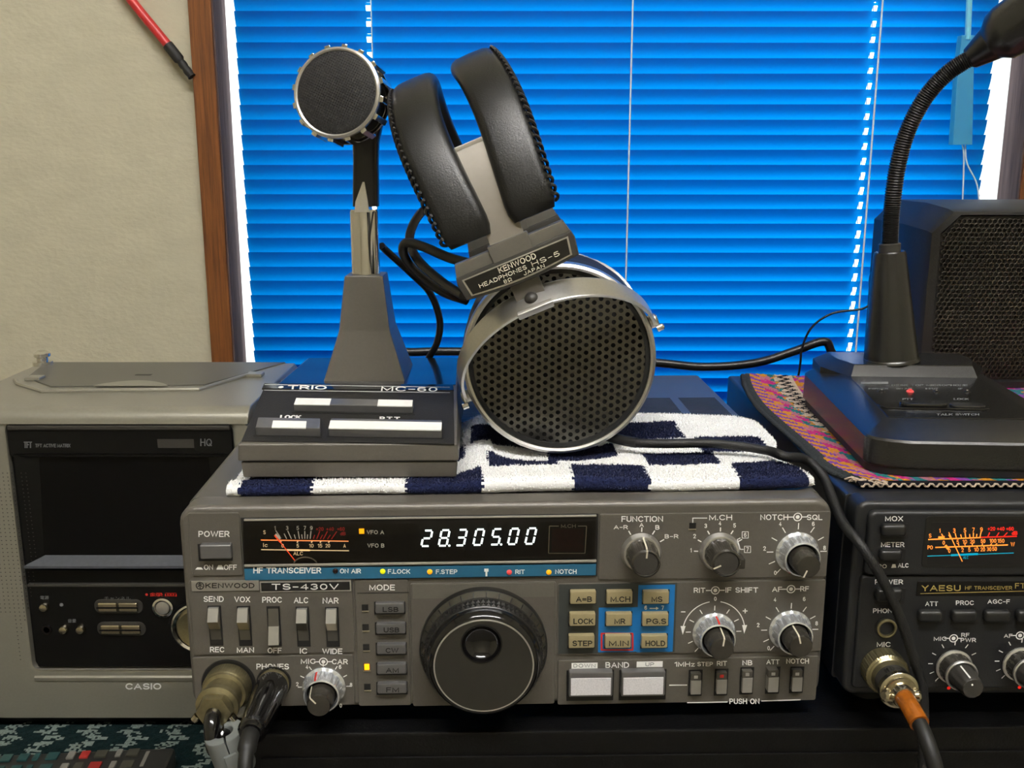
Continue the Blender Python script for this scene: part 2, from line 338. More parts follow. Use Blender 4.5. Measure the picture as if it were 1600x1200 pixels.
def glyphs(t, bold):
    if (t, bold) in _gc: return _gc[(t, bold)]
    cu = bpy.data.curves.new('lettering', 'FONT'); cu.body = t; cu.resolution_u = 3; cu.offset = bold; cu.fill_mode = 'FRONT'
    ob = bpy.data.objects.new('lettering', cu); COL.objects.link(ob)
    dg = bpy.context.evaluated_depsgraph_get(); me = bpy.data.meshes.new_from_object(ob.evaluated_get(dg))
    V = [(v.co.x, v.co.y) for v in me.vertices]; Fc = [tuple(p.vertices) for p in me.polygons]
    bpy.data.objects.remove(ob); bpy.data.curves.remove(cu); bpy.data.meshes.remove(me)
    x0 = min(v[0] for v in V); x1 = max(v[0] for v in V); y0 = min(v[1] for v in V); y1 = max(v[1] for v in V)
    if y1 - y0 < .2: y0 -= .0; y1 = y0 + max(y1 - y0, .01)
    V = [((x - x0) / (x1 - x0), (y - y0) / (y1 - y0)) for x, y in V]
    _gc[(t, bold)] = (V, Fc); return V, Fc
def root(name, label, cat, fr=WORLD, group=None):
    o = bpy.data.objects.new(name, None); COL.objects.link(o); o.empty_display_size = .01
    Mx = fr.M.copy(); Mx.translation = Mx.translation * .001; o.matrix_world = Mx
    o['label'] = label; o['category'] = cat
    if group: o['group'] = group
    return o
def tag(o, label, cat, group=None):
    o['label'] = label; o['category'] = cat
    if group: o['group'] = group
    return o
def cr(pts, k=8):
    P = [Vector(p) for p in pts]; P = [P[0] * 2 - P[1]] + P + [P[-1] * 2 - P[-2]]; out = []
    for i in range(1, len(P) - 2):
        for j in range(k):
            t = j / k; a, b, c, d = P[i - 1], P[i], P[i + 1], P[i + 2]
            out.append(.5 * ((2 * b) + (c - a) * t + (2 * a - 5 * b + 4 * c - d) * t * t + (3 * b - a - 3 * c + d) * t ** 3))
    out.append(P[-2]); return out
def rrect(x0, x1, z0, z1, r, n=5):
    out = []
    for cx, cz, a0 in ((x1 - r, z1 - r, 0), (x0 + r, z1 - r, 90), (x0 + r, z0 + r, 180), (x1 - r, z0 + r, 270)):
        for i in range(n + 1):
            a = math.radians(a0 + 90 * i / n); out.append((cx + r * math.cos(a), cz + r * math.sin(a)))
    return out
class Panel:
    """draws on a thing's own front plane from measured corners"""
    def __init__(s, fr): s.fr = fr
    def p(s, x, y, Y): return s.fr.px(x, y, Y)
    def rect(s, x0, y0, x1, y1, Y):
        xm, ym = (x0 + x1) / 2, (y0 + y1) / 2
        return (s.p(x0, ym, Y).x, s.p(x1, ym, Y).x, s.p(xm, y1, Y).z, s.p(xm, y0, Y).z)
    def box(s, mb, x0, y0, x1, y1, Yf, Yb, m, bev=0, seg=2):
        a, b, c, d = s.rect(x0, y0, x1, y1, Yf); mb.bx(a, b, Yf, Yb, c, d, m, bev, seg)
    def txt(s, mb, t, x0, y0, x1, y1, m, Y=-.12, bold=.014):
        mb.txt(t, s.p(x0, y0, Y), s.p(x1, y0, Y), s.p(x1, y1, Y), s.p(x0, y1, Y), m, bold)
    def ctxt(s, mb, t, cx, cy, h, m, Y=-.12, bold=.014, wf=.62):
        w = h * wf * max(1, len(t)) * (.55 if t == '1' else 1); s.txt(mb, t, cx - w / 2, cy - h / 2, cx + w / 2, cy + h / 2, m, Y, bold)
    def line(s, mb, x0, y0, x1, y1, w, m, Y=-.12): mb.line(s.p(x0, y0, Y), s.p(x1, y1, Y), w, m)
    def disc(s, mb, cx, cy, r, m, Y=-.12, n=20, inner=0):
        c = s.p(cx, cy, Y); e = [(math.cos(2 * math.pi * i / n), math.sin(2 * math.pi * i / n)) for i in range(n)]
        if inner:
            for i in range(n):
                a, b = e[i], e[(i + 1) % n]; mb.quad([(c.x + r * a[0], Y, c.z + r * a[1]), (c.x + r * b[0], Y, c.z + r * b[1]), (c.x + inner * b[0], Y, c.z + inner * b[1]), (c.x + inner * a[0], Y, c.z + inner * a[1])], m)
        else: mb.quad([(c.x + r * a, Y, c.z + r * b) for a, b in e], m)
    def dual_mark(s, mb, cx, cy, m, Y=-.12):
        s.disc(mb, cx, cy, 1.9, m, Y, inner=1.45); s.disc(mb, cx, cy, .85, m, Y)
        c = s.p(cx, cy, Y)
        for sg in (-1, 1): mb.line((c.x + sg * 1.8, Y, c.z), (c.x + sg * 4.0, Y, c.z), .45, m)
    def ticks(s, mb, cx, cy, r0, r1, angs, m, Y=-.12, w=.5):
        c = s.p(cx, cy, Y)
        for a in angs:
            t = math.radians(a); u = Vector((math.sin(t), 0, math.cos(t))); mb.line(c + u * r0, c + u * r1, w, m)

# ------------------------------------------------------------------ the room
def struct(mb, name, **k):
    o = mb.build(name, **k); o['kind'] = 'structure'; return o
XL, XR, YB, YF, ZF, ZC = -1500, 1500, 505, -2300, -800, 1500
WX0, WX1, WZ0, WZ1 = -252, 443, 0, 640        # window opening
def slab(name, b, m, bev=0):
    q = MB(); q.bx(*b, m, bev); return struct(q, name)
q = MB()
for b in ((XL, WX0, YB, 620, ZF, ZC), (WX1, XR, YB, 620, ZF, ZC), (WX0, WX1, YB, 620, ZF, WZ0), (WX0, WX1, YB, 620, WZ1, ZC)): q.bx(*b, 'wallpaper')
struct(q, 'wall_back')
slab('wall_left', (XL - 60, XL, YF, 620, ZF, ZC), 'wallpaper'); slab('wall_right', (XR, XR + 60, YF, 620, ZF, ZC), 'wallpaper')
slab('wall_front', (XL, XR, YF - 60, YF, ZF, ZC), 'wallpaper'); slab('floor', (XL, XR, YF, 620, ZF - 40, ZF), 'floor_boards'); slab('ceiling', (XL, XR, YF, 620, ZC, ZC + 40), 'ceiling_paint')
slab('trim_1', (WX0 - 20, WX0 - .5, 494, YB, -25, WZ1 + 20), 'brown_wood', 1)
slab('trim_2', (WX1 + .5, WX1 + 20, 494, YB, -25, WZ1 + 20), 'brown_wood', 1)
slab('trim_3', (WX0 - .5, WX1 + .5, 494, YB, WZ1 + .5, WZ1 + 20), 'brown_wood', 1)
slab('trim_4', (WX0 - .4, WX0 + 1, 496, 533, WZ0, WZ1), 'jamb_wood'); slab('trim_5', (WX1 - 1, WX1 + .4, 496, 533, WZ0, WZ1), 'jamb_wood')
slab('trim_7', (WX0 - .4, WX0 + 1, 533.1, 618, WZ0, WZ1), 'ceiling_paint'); slab('trim_8', (WX1 - 1, WX1 + .4, 533.1, 618, WZ0, WZ1), 'ceiling_paint')
slab('trim_6', (WX0 + 1, WX1 - 1, 485, 618, WZ0 - 14, WZ0), 'brown_wood', 1)
q = MB(); wx0, wx1 = WX0 + 1, WX1 - 1
for b in ((wx0, wx0 + 12, 596, 612, WZ0, WZ1), (wx1 - 12, wx1, 596, 612, WZ0, WZ1), (wx0 + 12, wx1 - 12, 596, 612, WZ0, WZ0 + 16), (wx0 + 12, wx1 - 12, 596, 612, WZ1 - 16, WZ1)): q.bx(*b, 'satin_silver', .8)
w1 = struct(q, 'window_1'); q = MB(); q.quad([(wx0 + 12, 604, WZ0 + 16), (wx1 - 12, 604, WZ0 + 16), (wx1 - 12, 604, WZ1 - 16), (wx0 + 12, 604, WZ1 - 16)], 'window_glass'); o = q.build('pane', w1)
# ceiling lamp that lights the desk
r = root('ceiling_light', 'white fluorescent ceiling light fixed overhead', 'light', Frame((150, -800, ZC)))
q = MB(); q.bx(-640, 640, -120, 120, -30, 0, 'ceiling_paint', 4); q.build('frame', r)
for dy in (-55, 55):
    q = MB(); q.tube([(-600, dy, -48), (600, dy, -48)], 17, 16, 'lamp_glow'); q.build('tube', r)
    for sx in (-612, 612):
        q = MB(); q.bx(sx - 12, sx + 12, dy - 14, dy + 14, -66, -30, 'ceiling_paint', 2); q.build('lamp_holder', r)

# ------------------------------------------------------------------ blind
BX0, BX1, BY = -241.5, 422.5, 530
r = root('window_blind', 'closed blue slatted blind filling the window', 'blind', Frame((0, BY, 0)))
q = MB(); PITCHB = 13.05; slots = (-125.2, 316); SW = 2.0
xs = [BX0] + [v for s_ in slots for v in (s_ - SW, s_ + SW)] + [BX1]
prof = []
for i in range(9):
    t = i / 8 - .5; a = math.radians(64); bow = 2.0 * (1 - (2 * t) ** 2)
    prof.append((-math.cos(a) * 22.5 * t - bow * math.sin(a), math.sin(a) * 22.5 * t - bow * math.cos(a) * 1.0))
for k in range(47):
    z0 = 16 + k * PITCHB; V = []; Fc = []
    jz = random.uniform(-.35, .35)
    for x in xs:
        for (y, z) in prof: V.append((x, y + (x - 90) * .0, z0 + z + jz * (x - 90) / 400))
    n = len(prof)
    for i in range(len(xs) - 1):
        slot = i in (1, 3)
        for j in range(n - 1):
            if slot and 1 <= j <= 5: continue
            a = i * n + j; Fc.append((a, a + n, a + n + 1, a + 1))
    q.add(V, Fc, 'slat_blue')
q.build('slats', r, angle=80)
q = MB(); q.bx(BX0, BX1, -10, 10, .3, 6, 'slat_blue', 1); q.build('bottom_rail', r)
q = MB(); q.bx(BX0, BX1, -16, 14, 619, 639.5, 'slat_blue', 1); q.build('head_rail', r)
for x, rr in ((-124 + 2.5, .55), (104, .8), (316 + 3, .8)):
    q = MB(); q.tube([(x, -11.5, 6), (x, -11.5, 619)], rr, 6, 'cord_white')
    q.tube([(x, 11, 6), (x, 11, 619)], .5, 6, 'cord_white'); q.build('ladder_cord', r)
def bl(x, y, Y): v = atY(x, y, Y); return (v.x, v.y - BY, v.z)
wd = MB(); wd.tube([bl(1512, 62, 508), bl(1517, -60, 512)], 2.6, 8, 'wand_clear'); wo = wd.build('wand', r)
q = MB(); q.loft([[Vector(bl(x - w, y, 507)) + Vector((0, dy, 0)) if sg < 0 else Vector(bl(x + w, y, 507)) + Vector((0, dy, 0)) for sg, dy in ((-1, 0), (1, 0), (1, 9), (-1, 9))] for x, y, w in ((1513, 55, 10), (1509, 110, 12.5), (1504, 226, 15))], 'wand_tassel')
q.build('tassel', wo, label='pale translucent tassel')
q = MB(); q.tube(cr([bl(1503, 222, 512), bl(1506, 250, 512), bl(1503, 345, 512)], 6), .7, 6, 'cord_white'); q.tube(cr([bl(1508, 222, 512), bl(1511, 255, 512), bl(1527, 290, 512), bl(1531, 345, 512)], 6), .7, 6, 'cord_white'); q.build('pull_cord', r)

# ------------------------------------------------------------------ red cable by the window
q = MB(); A = [atY(160, -60, 497), atY(205, 0, 496), atY(262, 70, 495)]; B = [atY(262, 70, 495), atY(280, 93, 494), atY(300, 120, 492)]
fr = Frame(A[2]); r = root('red_cable', 'red cable with taped black end slanting across the cream wall', 'cable', fr)
q.tube([v - A[2] for v in cr(A, 6)], 3.9, 12, 'red_cable'); q.build('wire', r)
q = MB(); P = [v - A[2] for v in cr(B, 8)]; q.tube(P, [4.5 if i < 9 else (3.6 if i % 3 else 3.1) for i in range(len(P))], 12, 'black_matte'); q.build('taped_end', r, label='black taped cable end')

# ------------------------------------------------------------------ desk, cloth, black case
r = root('desk', 'brown desk under the patterned cloth', 'desk', Frame((0, 150, ZF)))
q = MB(); q.bx(-700, 700, -150, 340, 679, 705, 'desk_top', 2); q.build('tabletop', r)
for sx in (-1, 1):
    for sy in (-130, 320):
        q = MB(); q.bx(sx * 660 - 25, sx * 660 + 25, sy - 20, sy + 20, 0, 679, 'desk_top', 2); q.build('leg', r)
# cloth: dark teal weave with columns of pale zigzag flecks
q = MB(); cx0, cx1, cy0, cy1, cz = -400, -124, 30, 300, -92.4; step = 1.5
nx, ny = int((cx1 - cx0) / step), int((cy1 - cy0) / step)
rc = random.Random(3)
V = [(cx0 + i * step, cy0 + j * step, cz + .25 * math.sin(i * .9) * math.sin(j * 1.1)) for j in range(ny + 1) for i in range(nx + 1)]
FA, FB = [], []
for j in range(ny):
    jit = rc.uniform(-2.5, 2.5)
    for i in range(nx):
        x = cx0 + i * step; y = cy0 + j * step
        ph = (y % 19) / 19; zz = 5.5 * (abs(2 * ph - 1) * 2 - 1)
        u = (x - 8 - zz - jit * .6) % 24.5 - 12; wide = 5.0 + 1.5 * math.sin(y * .9)
        f = (j * (nx + 1) + i, j * (nx + 1) + i + 1, (j + 1) * (nx + 1) + i + 1, (j + 1) * (nx + 1) + i)
        on = abs(u) < wide and rc.random() < .8 and (int(y / 1.5) % 4 != 0 or rc.random() < .3)
        (FB if on else FA).append(f)
q.add(V, FA, 'cloth_teal'); q.add(V, FB, 'cloth_white')
q.bx(cx0, cx1, cy0, cy1, -95, -92.9, 'cloth_teal')
tag(q.build('tablecloth', angle=180), 'dark teal cloth with pale zigzag flecks under the television and remote', 'tablecloth')
CF = Frame((150, 0, -95), 1.0)
r = root('equipment_case', 'low black equipment case carrying both radios', 'case', CF)
q = MB(); q.bx(-264, 300, -4, 262, 5, 95, 'case_black', 1.6); q.build('body', r)
q = MB(); q.bx(-258, 294, -5.2, -4.2, 12, 84, 'case_black', .3); q.build('front_panel', r)
for x in (-230, 270):
    for y in (25, 235):
        q = MB(); q.lathe([(9, 0), (9, 5.2)], (x, y, 0), (0, 0, 1), 20, 'rubber'); q.build('foot', r)

# ------------------------------------------------------------------ television
TY = 145; TF = Frame((-219, TY, -92)); tp = Panel(TF)
r = root('television', 'silver portable television with dark screen at left of the gray radio', 'television', TF)
q = MB(); hw = 77.5; TZ = 199
def side(x):      # outline of the shell seen from the side (y,z), rounded top front
    o = [(0, 8), (0, 188)]
    for i in range(1, 7): a = math.radians(90 * i / 6); o.append((11 - 11 * math.cos(a), 188 + 8 * math.sin(a)))
    o += [(60, 197), (128, 197), (150, 150), (150, 8)]
    return o
# front shell is a frame around the panel opening
px0, px1 = -63.5, 63.5; pzt, pzb = 189.0, 38.0
O = rrect(px0, px1, pzb, pzt, 5, 4)
SH = rrect(-100, hw - 5, 7, 190, 4, 4)
q.loft([[(x, 0, z) for x, z in O], [(x * 1.0, 7, z) for x, z in O]], 'silver_shell', True, False)
q.loft([[(x, 4, z) for x, z in SH], [(x * .988, 0, 7 + (z - 7) * .995) for x, z in SH], [(x * 1.03, 0, 113 + (z - 113) * 1.02) for x, z in O], [(x, 1.5, z) for x, z in O]], 'silver_shell', True, False)
q.loft([[(x, 4, z) for x, z in SH], [(x, 140, z) for x, z in SH]], 'silver_shell', True, False)
q.quad([(-99, 7.5, 8), (hw - 5, 7.5, 8), (hw - 5, 7.5, 189), (-99, 7.5, 189)], 'tv_black'); q.quad([(x, 140, z) for x, z in SH], 'silver_shell')
q.prism([(5, pzb + 1.2), (-1.0, pzb - 4.4), (-.7, pzb - 6.5), (5, pzb - 6.5)], 'x', px0 + .5, px1 - .5, 'silver_shell', .5)
body = q.build('body', r, angle=50)
q = MB(); ts = [(-.5, 188.2)] + [(9 - 9.5 * math.cos(math.radians(15 * i)), 188.5 + 8.5 * math.sin(math.radians(15 * i))) for i in range(1, 7)] + [(40, 197.4), (124, 197.4), (140, 189)]
for sg in (0,):
    q.prism(ts, 'x', -100, hw - 5, 'silver_shell', .8)
q.build('top_shell', r, angle=50)
# recessed lid on top, handle bars
def top(x, y, z=198): v = TF.pz(x, y, z); return (v.x, v.y)
q = MB(); lid = [top(80, 604), top(319, 601), top(372, 587), (66, 124), (-96, 124), top(42, 590)]
q.prism(lid, 'z', 197.2, 198.3, 'lid_gray', .4); b0, b1 = top(146, 604), top(264, 603)
c_ = [(b0[0] + (b1[0] - b0[0]) * k / 12, b0[1] + 14 * math.sin(math.pi * k / 12) ** .8) for k in range(13)]
q.prism(c_, 'z', 198.0, 198.9, 'silver_shell', .3); m_ = top(224, 586.5); q.bx(m_[0] - 5, m_[0] + 5, m_[1] - 1, m_[1] + 2, 198.2, 198.5, 'tv_black')
q.build('lid', r, label='darker gray lid on top')
q = MB(); h = [top(24, 594), top(28, 600), top(66, 612), top(311, 609), top(375, 590), top(392, 585)]
q.tube([Vector((x, y, 198.0)) for x, y in h], 1.5, 8, 'silver_shell')
for xa, xb, yy in ((42, 66, 592), (386, 411, 586.5)):
    a, b = top(xa, yy), top(xb, yy); q.bx(a[0], b[0], a[1] - 4, a[1] + 5, 197.3, 199.6, 'silver_shell', .8)
q.build('handle', r)
q = MB(); q.lathe([(6.5, -3), (6.5, 3.5), (3.6, 4), (3.6, 6), (5.4, 7), (5.4, 9), (2.5, 11)], (-95, 118, 196.5), (0, 0, 1), 24, 'chrome'); q.build('aerial_mount', r, label='chrome aerial knob')
# dark panel: bezel, screen, ledge, control strip
q = MB(); q.prism(rrect(px0 + .3, px1 - .3, pzb + .3, pzt - .4, 4.5), 'y', 3.4, 7.2, 'tv_black', .6)
fp = q.build('front_panel', r)
q = MB(); sx0, sz0 = tp.p(92, 880, 3).x, tp.p(225, 870, 3).z; sz1 = tp.p(185, 712, 3).z
q.loft([[(x, 3.3, z) for x, z in ((-51, sz0 - 6), (51, sz0 - 6), (47, sz1), (-47, sz1))], [(x, -.4, z) for x, z in ((-60, sz0 - 7), (60, sz0 - 7), (60, sz1 + 2), (-60, sz1 + 2))]], 'tv_black', True, False)
q.prism([(-62.6, sz0 - 4), (62.6, sz0 - 4), (62.6, pzt - 1), (-62.6, pzt - 1), (-62.6, sz1 + 1), (-50, sz1), (50, sz1), (50, sz0), (-50, sz0), (-50, sz1), (-62.6, sz1 + .9)][:0] or rrect(-62.8, 62.8, sz1, pzt - 1, 2), 'y', .2, 3.6, 'tv_black', .8)
q.bx(-62, 62, -.9, .6, pzt - 4.2, pzt - 1.6, 'dark_gray', .6)
sc_ = q.build('screen_surround', r)
q = MB(); q.quad([(-51, 3.1, sz0 - 6), (51, 3.1, sz0 - 6), (51, 3.1, sz1 + 3), (-51, 3.1, sz1 + 3)], 'tv_screen'); q.build('screen', r)
q = MB(); l0 = tp.p(60, 884, -3); l1 = tp.p(100, 868, 2)
q.loft([[(-50, 2.6, l1.z), (50, 2.6, l1.z), (50, 1.6, l1.z - 1.5), (-50, 1.6, l1.z - 1.5)], [(-60, -3.5, l0.z), (60, -3.5, l0.z), (60, -3.5, l0.z - 1.5), (-60, -3.5, l0.z - 1.5)]], 'tv_ledge')
q.build('ledge', r, label='gray sloping ledge below the screen')
q = MB(); zc1 = tp.p(150, 917, 0).z; q.bx(-61.5, 62, .6, 3.6, zc1 - .5, zc1 + 1.2, 'dark_gray', .5); q.bx(-61, 62, 1.2, 3.6, pzb + 1.5, zc1 - .4, 'tv_black', .8)
cp = q.build('control_strip', r)
for (x, y, rr) in ((69.5, 948, 7), (100, 983, 7), (126.5, 983, 7)):
    c = tp.p(x, y, 1); q = MB(); q.lathe([(rr * .4, 0), (rr * .4, 1.5), (rr * .3, 2.6), (rr * .1, 2.9)], (c.x, 1.3, c.z), (0, -1, 0), 20, 'nickel'); q.build('button', r, label='round metal button')
c = tp.p(96, 945, 1); q = MB(); q.lathe([(1.1, 0), (1, .6)], (c.x, 1.3, c.z), (0, -1, 0), 14, 'faint_print'); q.build('sensor', r)
c = tp.p(73, 984, 1); q = MB(); q.lathe([(3.2, 0), (3, .8), (1.8, .8), (1.8, .1)], (c.x, 1.3, c.z), (0, -1, 0), 18, 'black_gloss'); q.build('earphone_jack', r)
for (x, y) in ((184.5, 948.5), (189, 983.5)):
    a = tp.p(x - 38, y, 0); b = tp.p(x + 38, y, 0); q = MB(); q.prism(rrect(a.x, b.x, a.z - 4.4, a.z + 4.4, 4), 'y', .5, 1.4, 'dark_gray', .4)
    q.bx(a.x + 2.5, (a.x + b.x) / 2 - .3, -1.2, .8, a.z - 3, a.z + 3, 'nickel', 1.3, 3); q.bx((a.x + b.x) / 2 + .3, b.x - 2.5, -1.2, .8, a.z - 3, a.z + 3, 'nickel', 1.3, 3); q.bx(a.x + 2, b.x - 2, -1.32, -1.1, a.z - .5, a.z + .5, 'tv_black'); q.build('rocker_button', r, label='wide metal rocker button')
c = tp.p(309, 982, 0); q = MB(); q.lathe([(15.5, 0), (15.5, 1.5), (14.5, 2.2), (13, 1.4)], (c.x, 1.3, c.z), (0, -1, 0), 40, 'chrome', cap=False); q.lathe([(17.5, -.5), (17, 1.0), (13, .8)], (c.x, 1.3, c.z), (0, -1, 0), 40, 'tv_black'); q.lathe([(13, .6), (11.5, 2.6), (6, 1.6), (0.2, 1.2)], (c.x, 1.3, c.z), (0, -1, 0), 40, 'brass'); q.build('jog_ring', r, label='chrome control ring')
c = tp.p(254, 950, 0); q = MB(); q.lathe([(6, 0), (6, 1.4), (4.8, 1.8), (4.4, 1)], (c.x, 1.3, c.z), (0, -1, 0), 30, 'chrome', cap=False); q.lathe([(4.2, .5), (3.8, 1.8), (1, 2.2)], (c.x, 1.3, c.z), (0, -1, 0), 24, 'satin_silver'); q.build('button', r, label='round silver button in a chrome ring')
q = MB()
tp.txt(q, 'CASIO', 196, 1067.5, 252, 1077.5, 'white_print', -.25, .03)
q.build('maker_lettering', body); q = MB()
tp.txt(q, 'TFT', 37, 690, 50, 700, 'faint_print', -.2); tp.txt(q, 'TFT ACTIVE MATRIX', 55, 693.5, 110, 699, 'faint_print', -.2)
tp.txt(q, 'HQ', 313, 685.5, 331, 697, 'faint_print', -.2, 0)
a = tp.rect(246, 686, 303, 700, -.15); q.quad([(a[0], -.05, a[2]), (a[1], -.05, a[2]), (a[1], -.05, a[3]), (a[0], -.05, a[3])], 'dark_gray')
q.build('screen_lettering', sc_); q = MB()
tp.txt(q, 'チャンネル', 163, 932, 204, 938, 'faint_print', 1.0, 0); tp.txt(q, '電源', 63, 931, 76, 936.5, 'faint_print', 1.0, 0); tp.txt(q, '音量', 106, 967, 119, 973, 'faint_print', 1.0, 0)
tp.disc(q, 229, 929, .8, 'red_print', 1.0, 12); tp.txt(q, '録画', 234, 926, 276, 932, 'red_print', 1.0, 0)
q.build('control_lettering', cp)
q = MB()
for j in range(64):
    y = 640 + j * 6.2
    wmax = 4 + 34 * (1 if y < 900 else max(0, 1 - (y - 900) / 95))
    c0 = tp.p(-30, y, -.1)
    for i in range(14):
        x = (-58 + i * 7.2 + (y - 640) * .12 + (j % 2) * 0)
        if y > 960 - 0 and i < 6: continue
        if x > wmax + (y - 640) * .09 - 2 or y < 735: continue
        c = tp.p(x, y, -.08); q.quad([(c.x + .42 * math.cos(k * 1.047), -.08, c.z + .3 * math.sin(k * 1.047)) for k in range(6)], 'dark_gray')
q.build('speaker_holes', r)
q = MB(); q.bx(-95, 70, 6, 135, 0, 7.5, 'tv_black', 1.5); q.build('base', r)

# ------------------------------------------------------------------ remote control on the cloth
rc0 = atZ(275, 1166, -80); RF = Frame((rc0.x, rc0.y, -92), 4.5)
r = root('remote_control', 'dark remote control with small coloured keys lying on the teal cloth', 'remote control', RF)
q = MB(); q.bx(-150, 0, -42, 0, 0, 12, 'remote_gray', 2.5); q.build('body', r)
rr_ = random.Random(5)
for i, (x, w, m) in enumerate(((-140, 8, 'remote_olive'), (-128, 20, 'remote_olive'), (-104, 9, 'remote_olive'), (-92, 7, 'remote_teal'), (-83, 7, 'remote_teal'), (-75, 4, 'remote_teal'), (-68, 8, 'remote_teal'), (-57, 5, 'remote_cream'), (-50, 6, 'remote_olive'), (-42, 8, 'remote_olive'), (-31, 4, 'remote_cream'), (-25, 8, 'remote_olive'))):
    for j in range(3):
        q = MB(); mm = m
        if (i, j) in ((8, 0), (9, 1)): mm = 'remote_red'
        q.bx(x, x + w * .8, -8.5 - j * 11, -2 - j * 11, 11.8, 13.2, mm, .5); q.build('key', r)
q = MB(); q.bx(-15, -13, -18, -4, 11.9, 12.3, 'remote_cream', .1); q.build('stripe', r)

# ------------------------------------------------------------------ knobs shared by both radios
def knob_single(pr, c, ang, tab=False, name='rotary_knob'):
    o = MB(); o.lathe([(8.6, 0), (8.5, 1.2), (7.6, 3.2), (7.0, 3.4)], (c.x, 0, c.z), (0, -1, 0), 48, 'satin_silver')
    kn = o.build('knob', pr)
    q = MB(); q.lathe([(6.9, 3), (6.7, 4), (6.2, 11.5), (6.0, 13.2), (5.3, 13.7), (5.1, 13.4), (5.0, 12.9)], (c.x, 0, c.z), (0, -1, 0), 72, 'knob_gray', flute=(12, .5, 1, 2), cap=False)
    q.lathe([(5.05, 12.2), (5.0, 13.1), (4.6, 13.3)], (c.x, 0, c.z), (0, -1, 0), 40, 'dark_gray')
    t = math.radians(ang); u = Vector((math.sin(t), 0, math.cos(t))); v = Vector((u.z, 0, -u.x))
    if tab:
        a = Vector((c.x, 0, c.z)) + Vector((.95, 0, -.25)) * 6.2
        q.bx(a.x - 1.6, a.x + 2.6, -11, -4, a.z - 2.2, a.z + 2.2, 'knob_gray', .5)
    C = Vector((c.x, 0, c.z)); q2 = [(7.6, -3.3), (6.95, -3.9), (6.3, -11.5), (5.6, -13.75), (2.3, -13.45)]
    for (r0, y0), (r1, y1) in zip(q2, q2[1:]):
        w = .35; A = C + u * (r0 + .12); B = C + u * (r1 + .12)
        q.quad([A - v * w + Vector((0, y0 - .08, 0)), A + v * w + Vector((0, y0 - .08, 0)), B + v * w + Vector((0, y1 - .08, 0)), B - v * w + Vector((0, y1 - .08, 0))], 'cream_print')
    q.build('knob_cap', kn)
def knob_dual(pr, c, ang, red, L=16.5, skirt='knob_chrome', rb=9.2, ri=6.3, inner='knob_gray'):
    q = MB(); q.lathe([(rb, 0), (rb, 1.6), (rb - .9, 2.4), (rb - 1.2, 7.6), (rb - 1.7, 8.9), (rb - 2.3, 9.2), (rb - 2.5, 8.0), (ri, 7.5)], (c.x, 0, c.z), (0, -1, 0), 84, skirt, flute=(14, .55, 2, 3), cap=False)
    kn = q.build('knob', pr)
    C = Vector((c.x, 0, c.z))
    def mark(mb, pts, ang, w, m):
        t = math.radians(ang); u = Vector((math.sin(t), 0, math.cos(t))); v = Vector((u.z, 0, -u.x))
        for (r0, y0), (r1, y1) in zip(pts, pts[1:]):
            A = C + u * r0 + Vector((0, y0, 0)); B = C + u * r1 + Vector((0, y1, 0)); mb.quad([A - v * w, A + v * w, B + v * w, B - v * w], m)
    q = MB(); q.lathe([(ri - .5, 6.5), (ri - .6, 9), (ri - 1.2, L - .9), (ri - 1.7, L - .1), (ri - 2.2, L), (.01, L)], (c.x, 0, c.z), (0, -1, 0), 60, inner, flute=(12, .18, 1, 2), cap=False)
    mark(q, [(ri - .35, -8.2), (ri - 1.0, -L + .9), (ri - 1.5, -L), (1.6, -L - .1)], ang, .32, 'cream_print')
    q.build('inner_knob', kn)
    q = MB(); mark(q, [(rb - .85, -2.6), (rb - 1.05, -7.6), (rb - 1.6, -9.05)], red, .35, 'red_print'); q.build('pointer', kn, label='red pointer line')

# ------------------------------------------------------------------ gray transceiver
KF = Frame((0, 0, 0), 2.0); kp = Panel(KF)
r = KR = root('transceiver', 'gray transceiver with large tuning dial and lit digits reading 28.305.00', 'radio', KF)
q = MB()
cab = [(-136.5, 11), (133.5, 11), (133.5, 93), (126.5, 100.4), (-130, 100.4), (-136.5, 93)]
q.prism(rrect(-136.2, 133.6, 11, 100.4, 3.5), 'y', 13, 250, 'gray_top', .8)
cabinet = q.build('cabinet', r)
q = MB()
for x0, x1 in ((-105, -62), (-52, -8), (3, 46), (56, 101), (106, 128)):
    for i in range(17): q.bx(x0, x1, 133 + i * 3.2, 134.5 + i * 3.2, 100.2, 100.55, 'groove_black')
q.build('vent_slots', cabinet)
q = MB(); q.prism(rrect(-137, 134.6, 9.5, 101.3, 7.5, 6), 'y', -.2, 14, 'gray_paint', 2.6, 3); q.build('front_bezel', r)
def plate(name, x0, y0, x1, y1, m='gray_paint', yf=-.9, bev=.5, parent=None, poly=None):
    q = MB(); a = kp.rect(x0, y0, x1, y1, yf); q.prism(rrect(*a, .8, 2), 'y', yf, 1.2, m, bev); return q.build(name, parent or r)
LY = -1.02
pw = plate('power_panel', 296.5, 801.5, 376.5, 900)
ku = plate('upper_knob_panel', 936, 801.5, 1295, 904)
swp = plate('switch_panel', 298.5, 906, 552.5, 1022)
jkp = plate('jack_panel', 303, 1025.5, 553.5, 1104)
mdp = plate('mode_panel', 557, 906, 640, 1103)
dlp = plate('dial_panel', 643, 910.5, 867.5, 1102)
kyp = plate('key_panel', 871, 909.5, 1287, 1021)
bdp = plate('band_panel', 871.5, 1029, 1277, 1098)
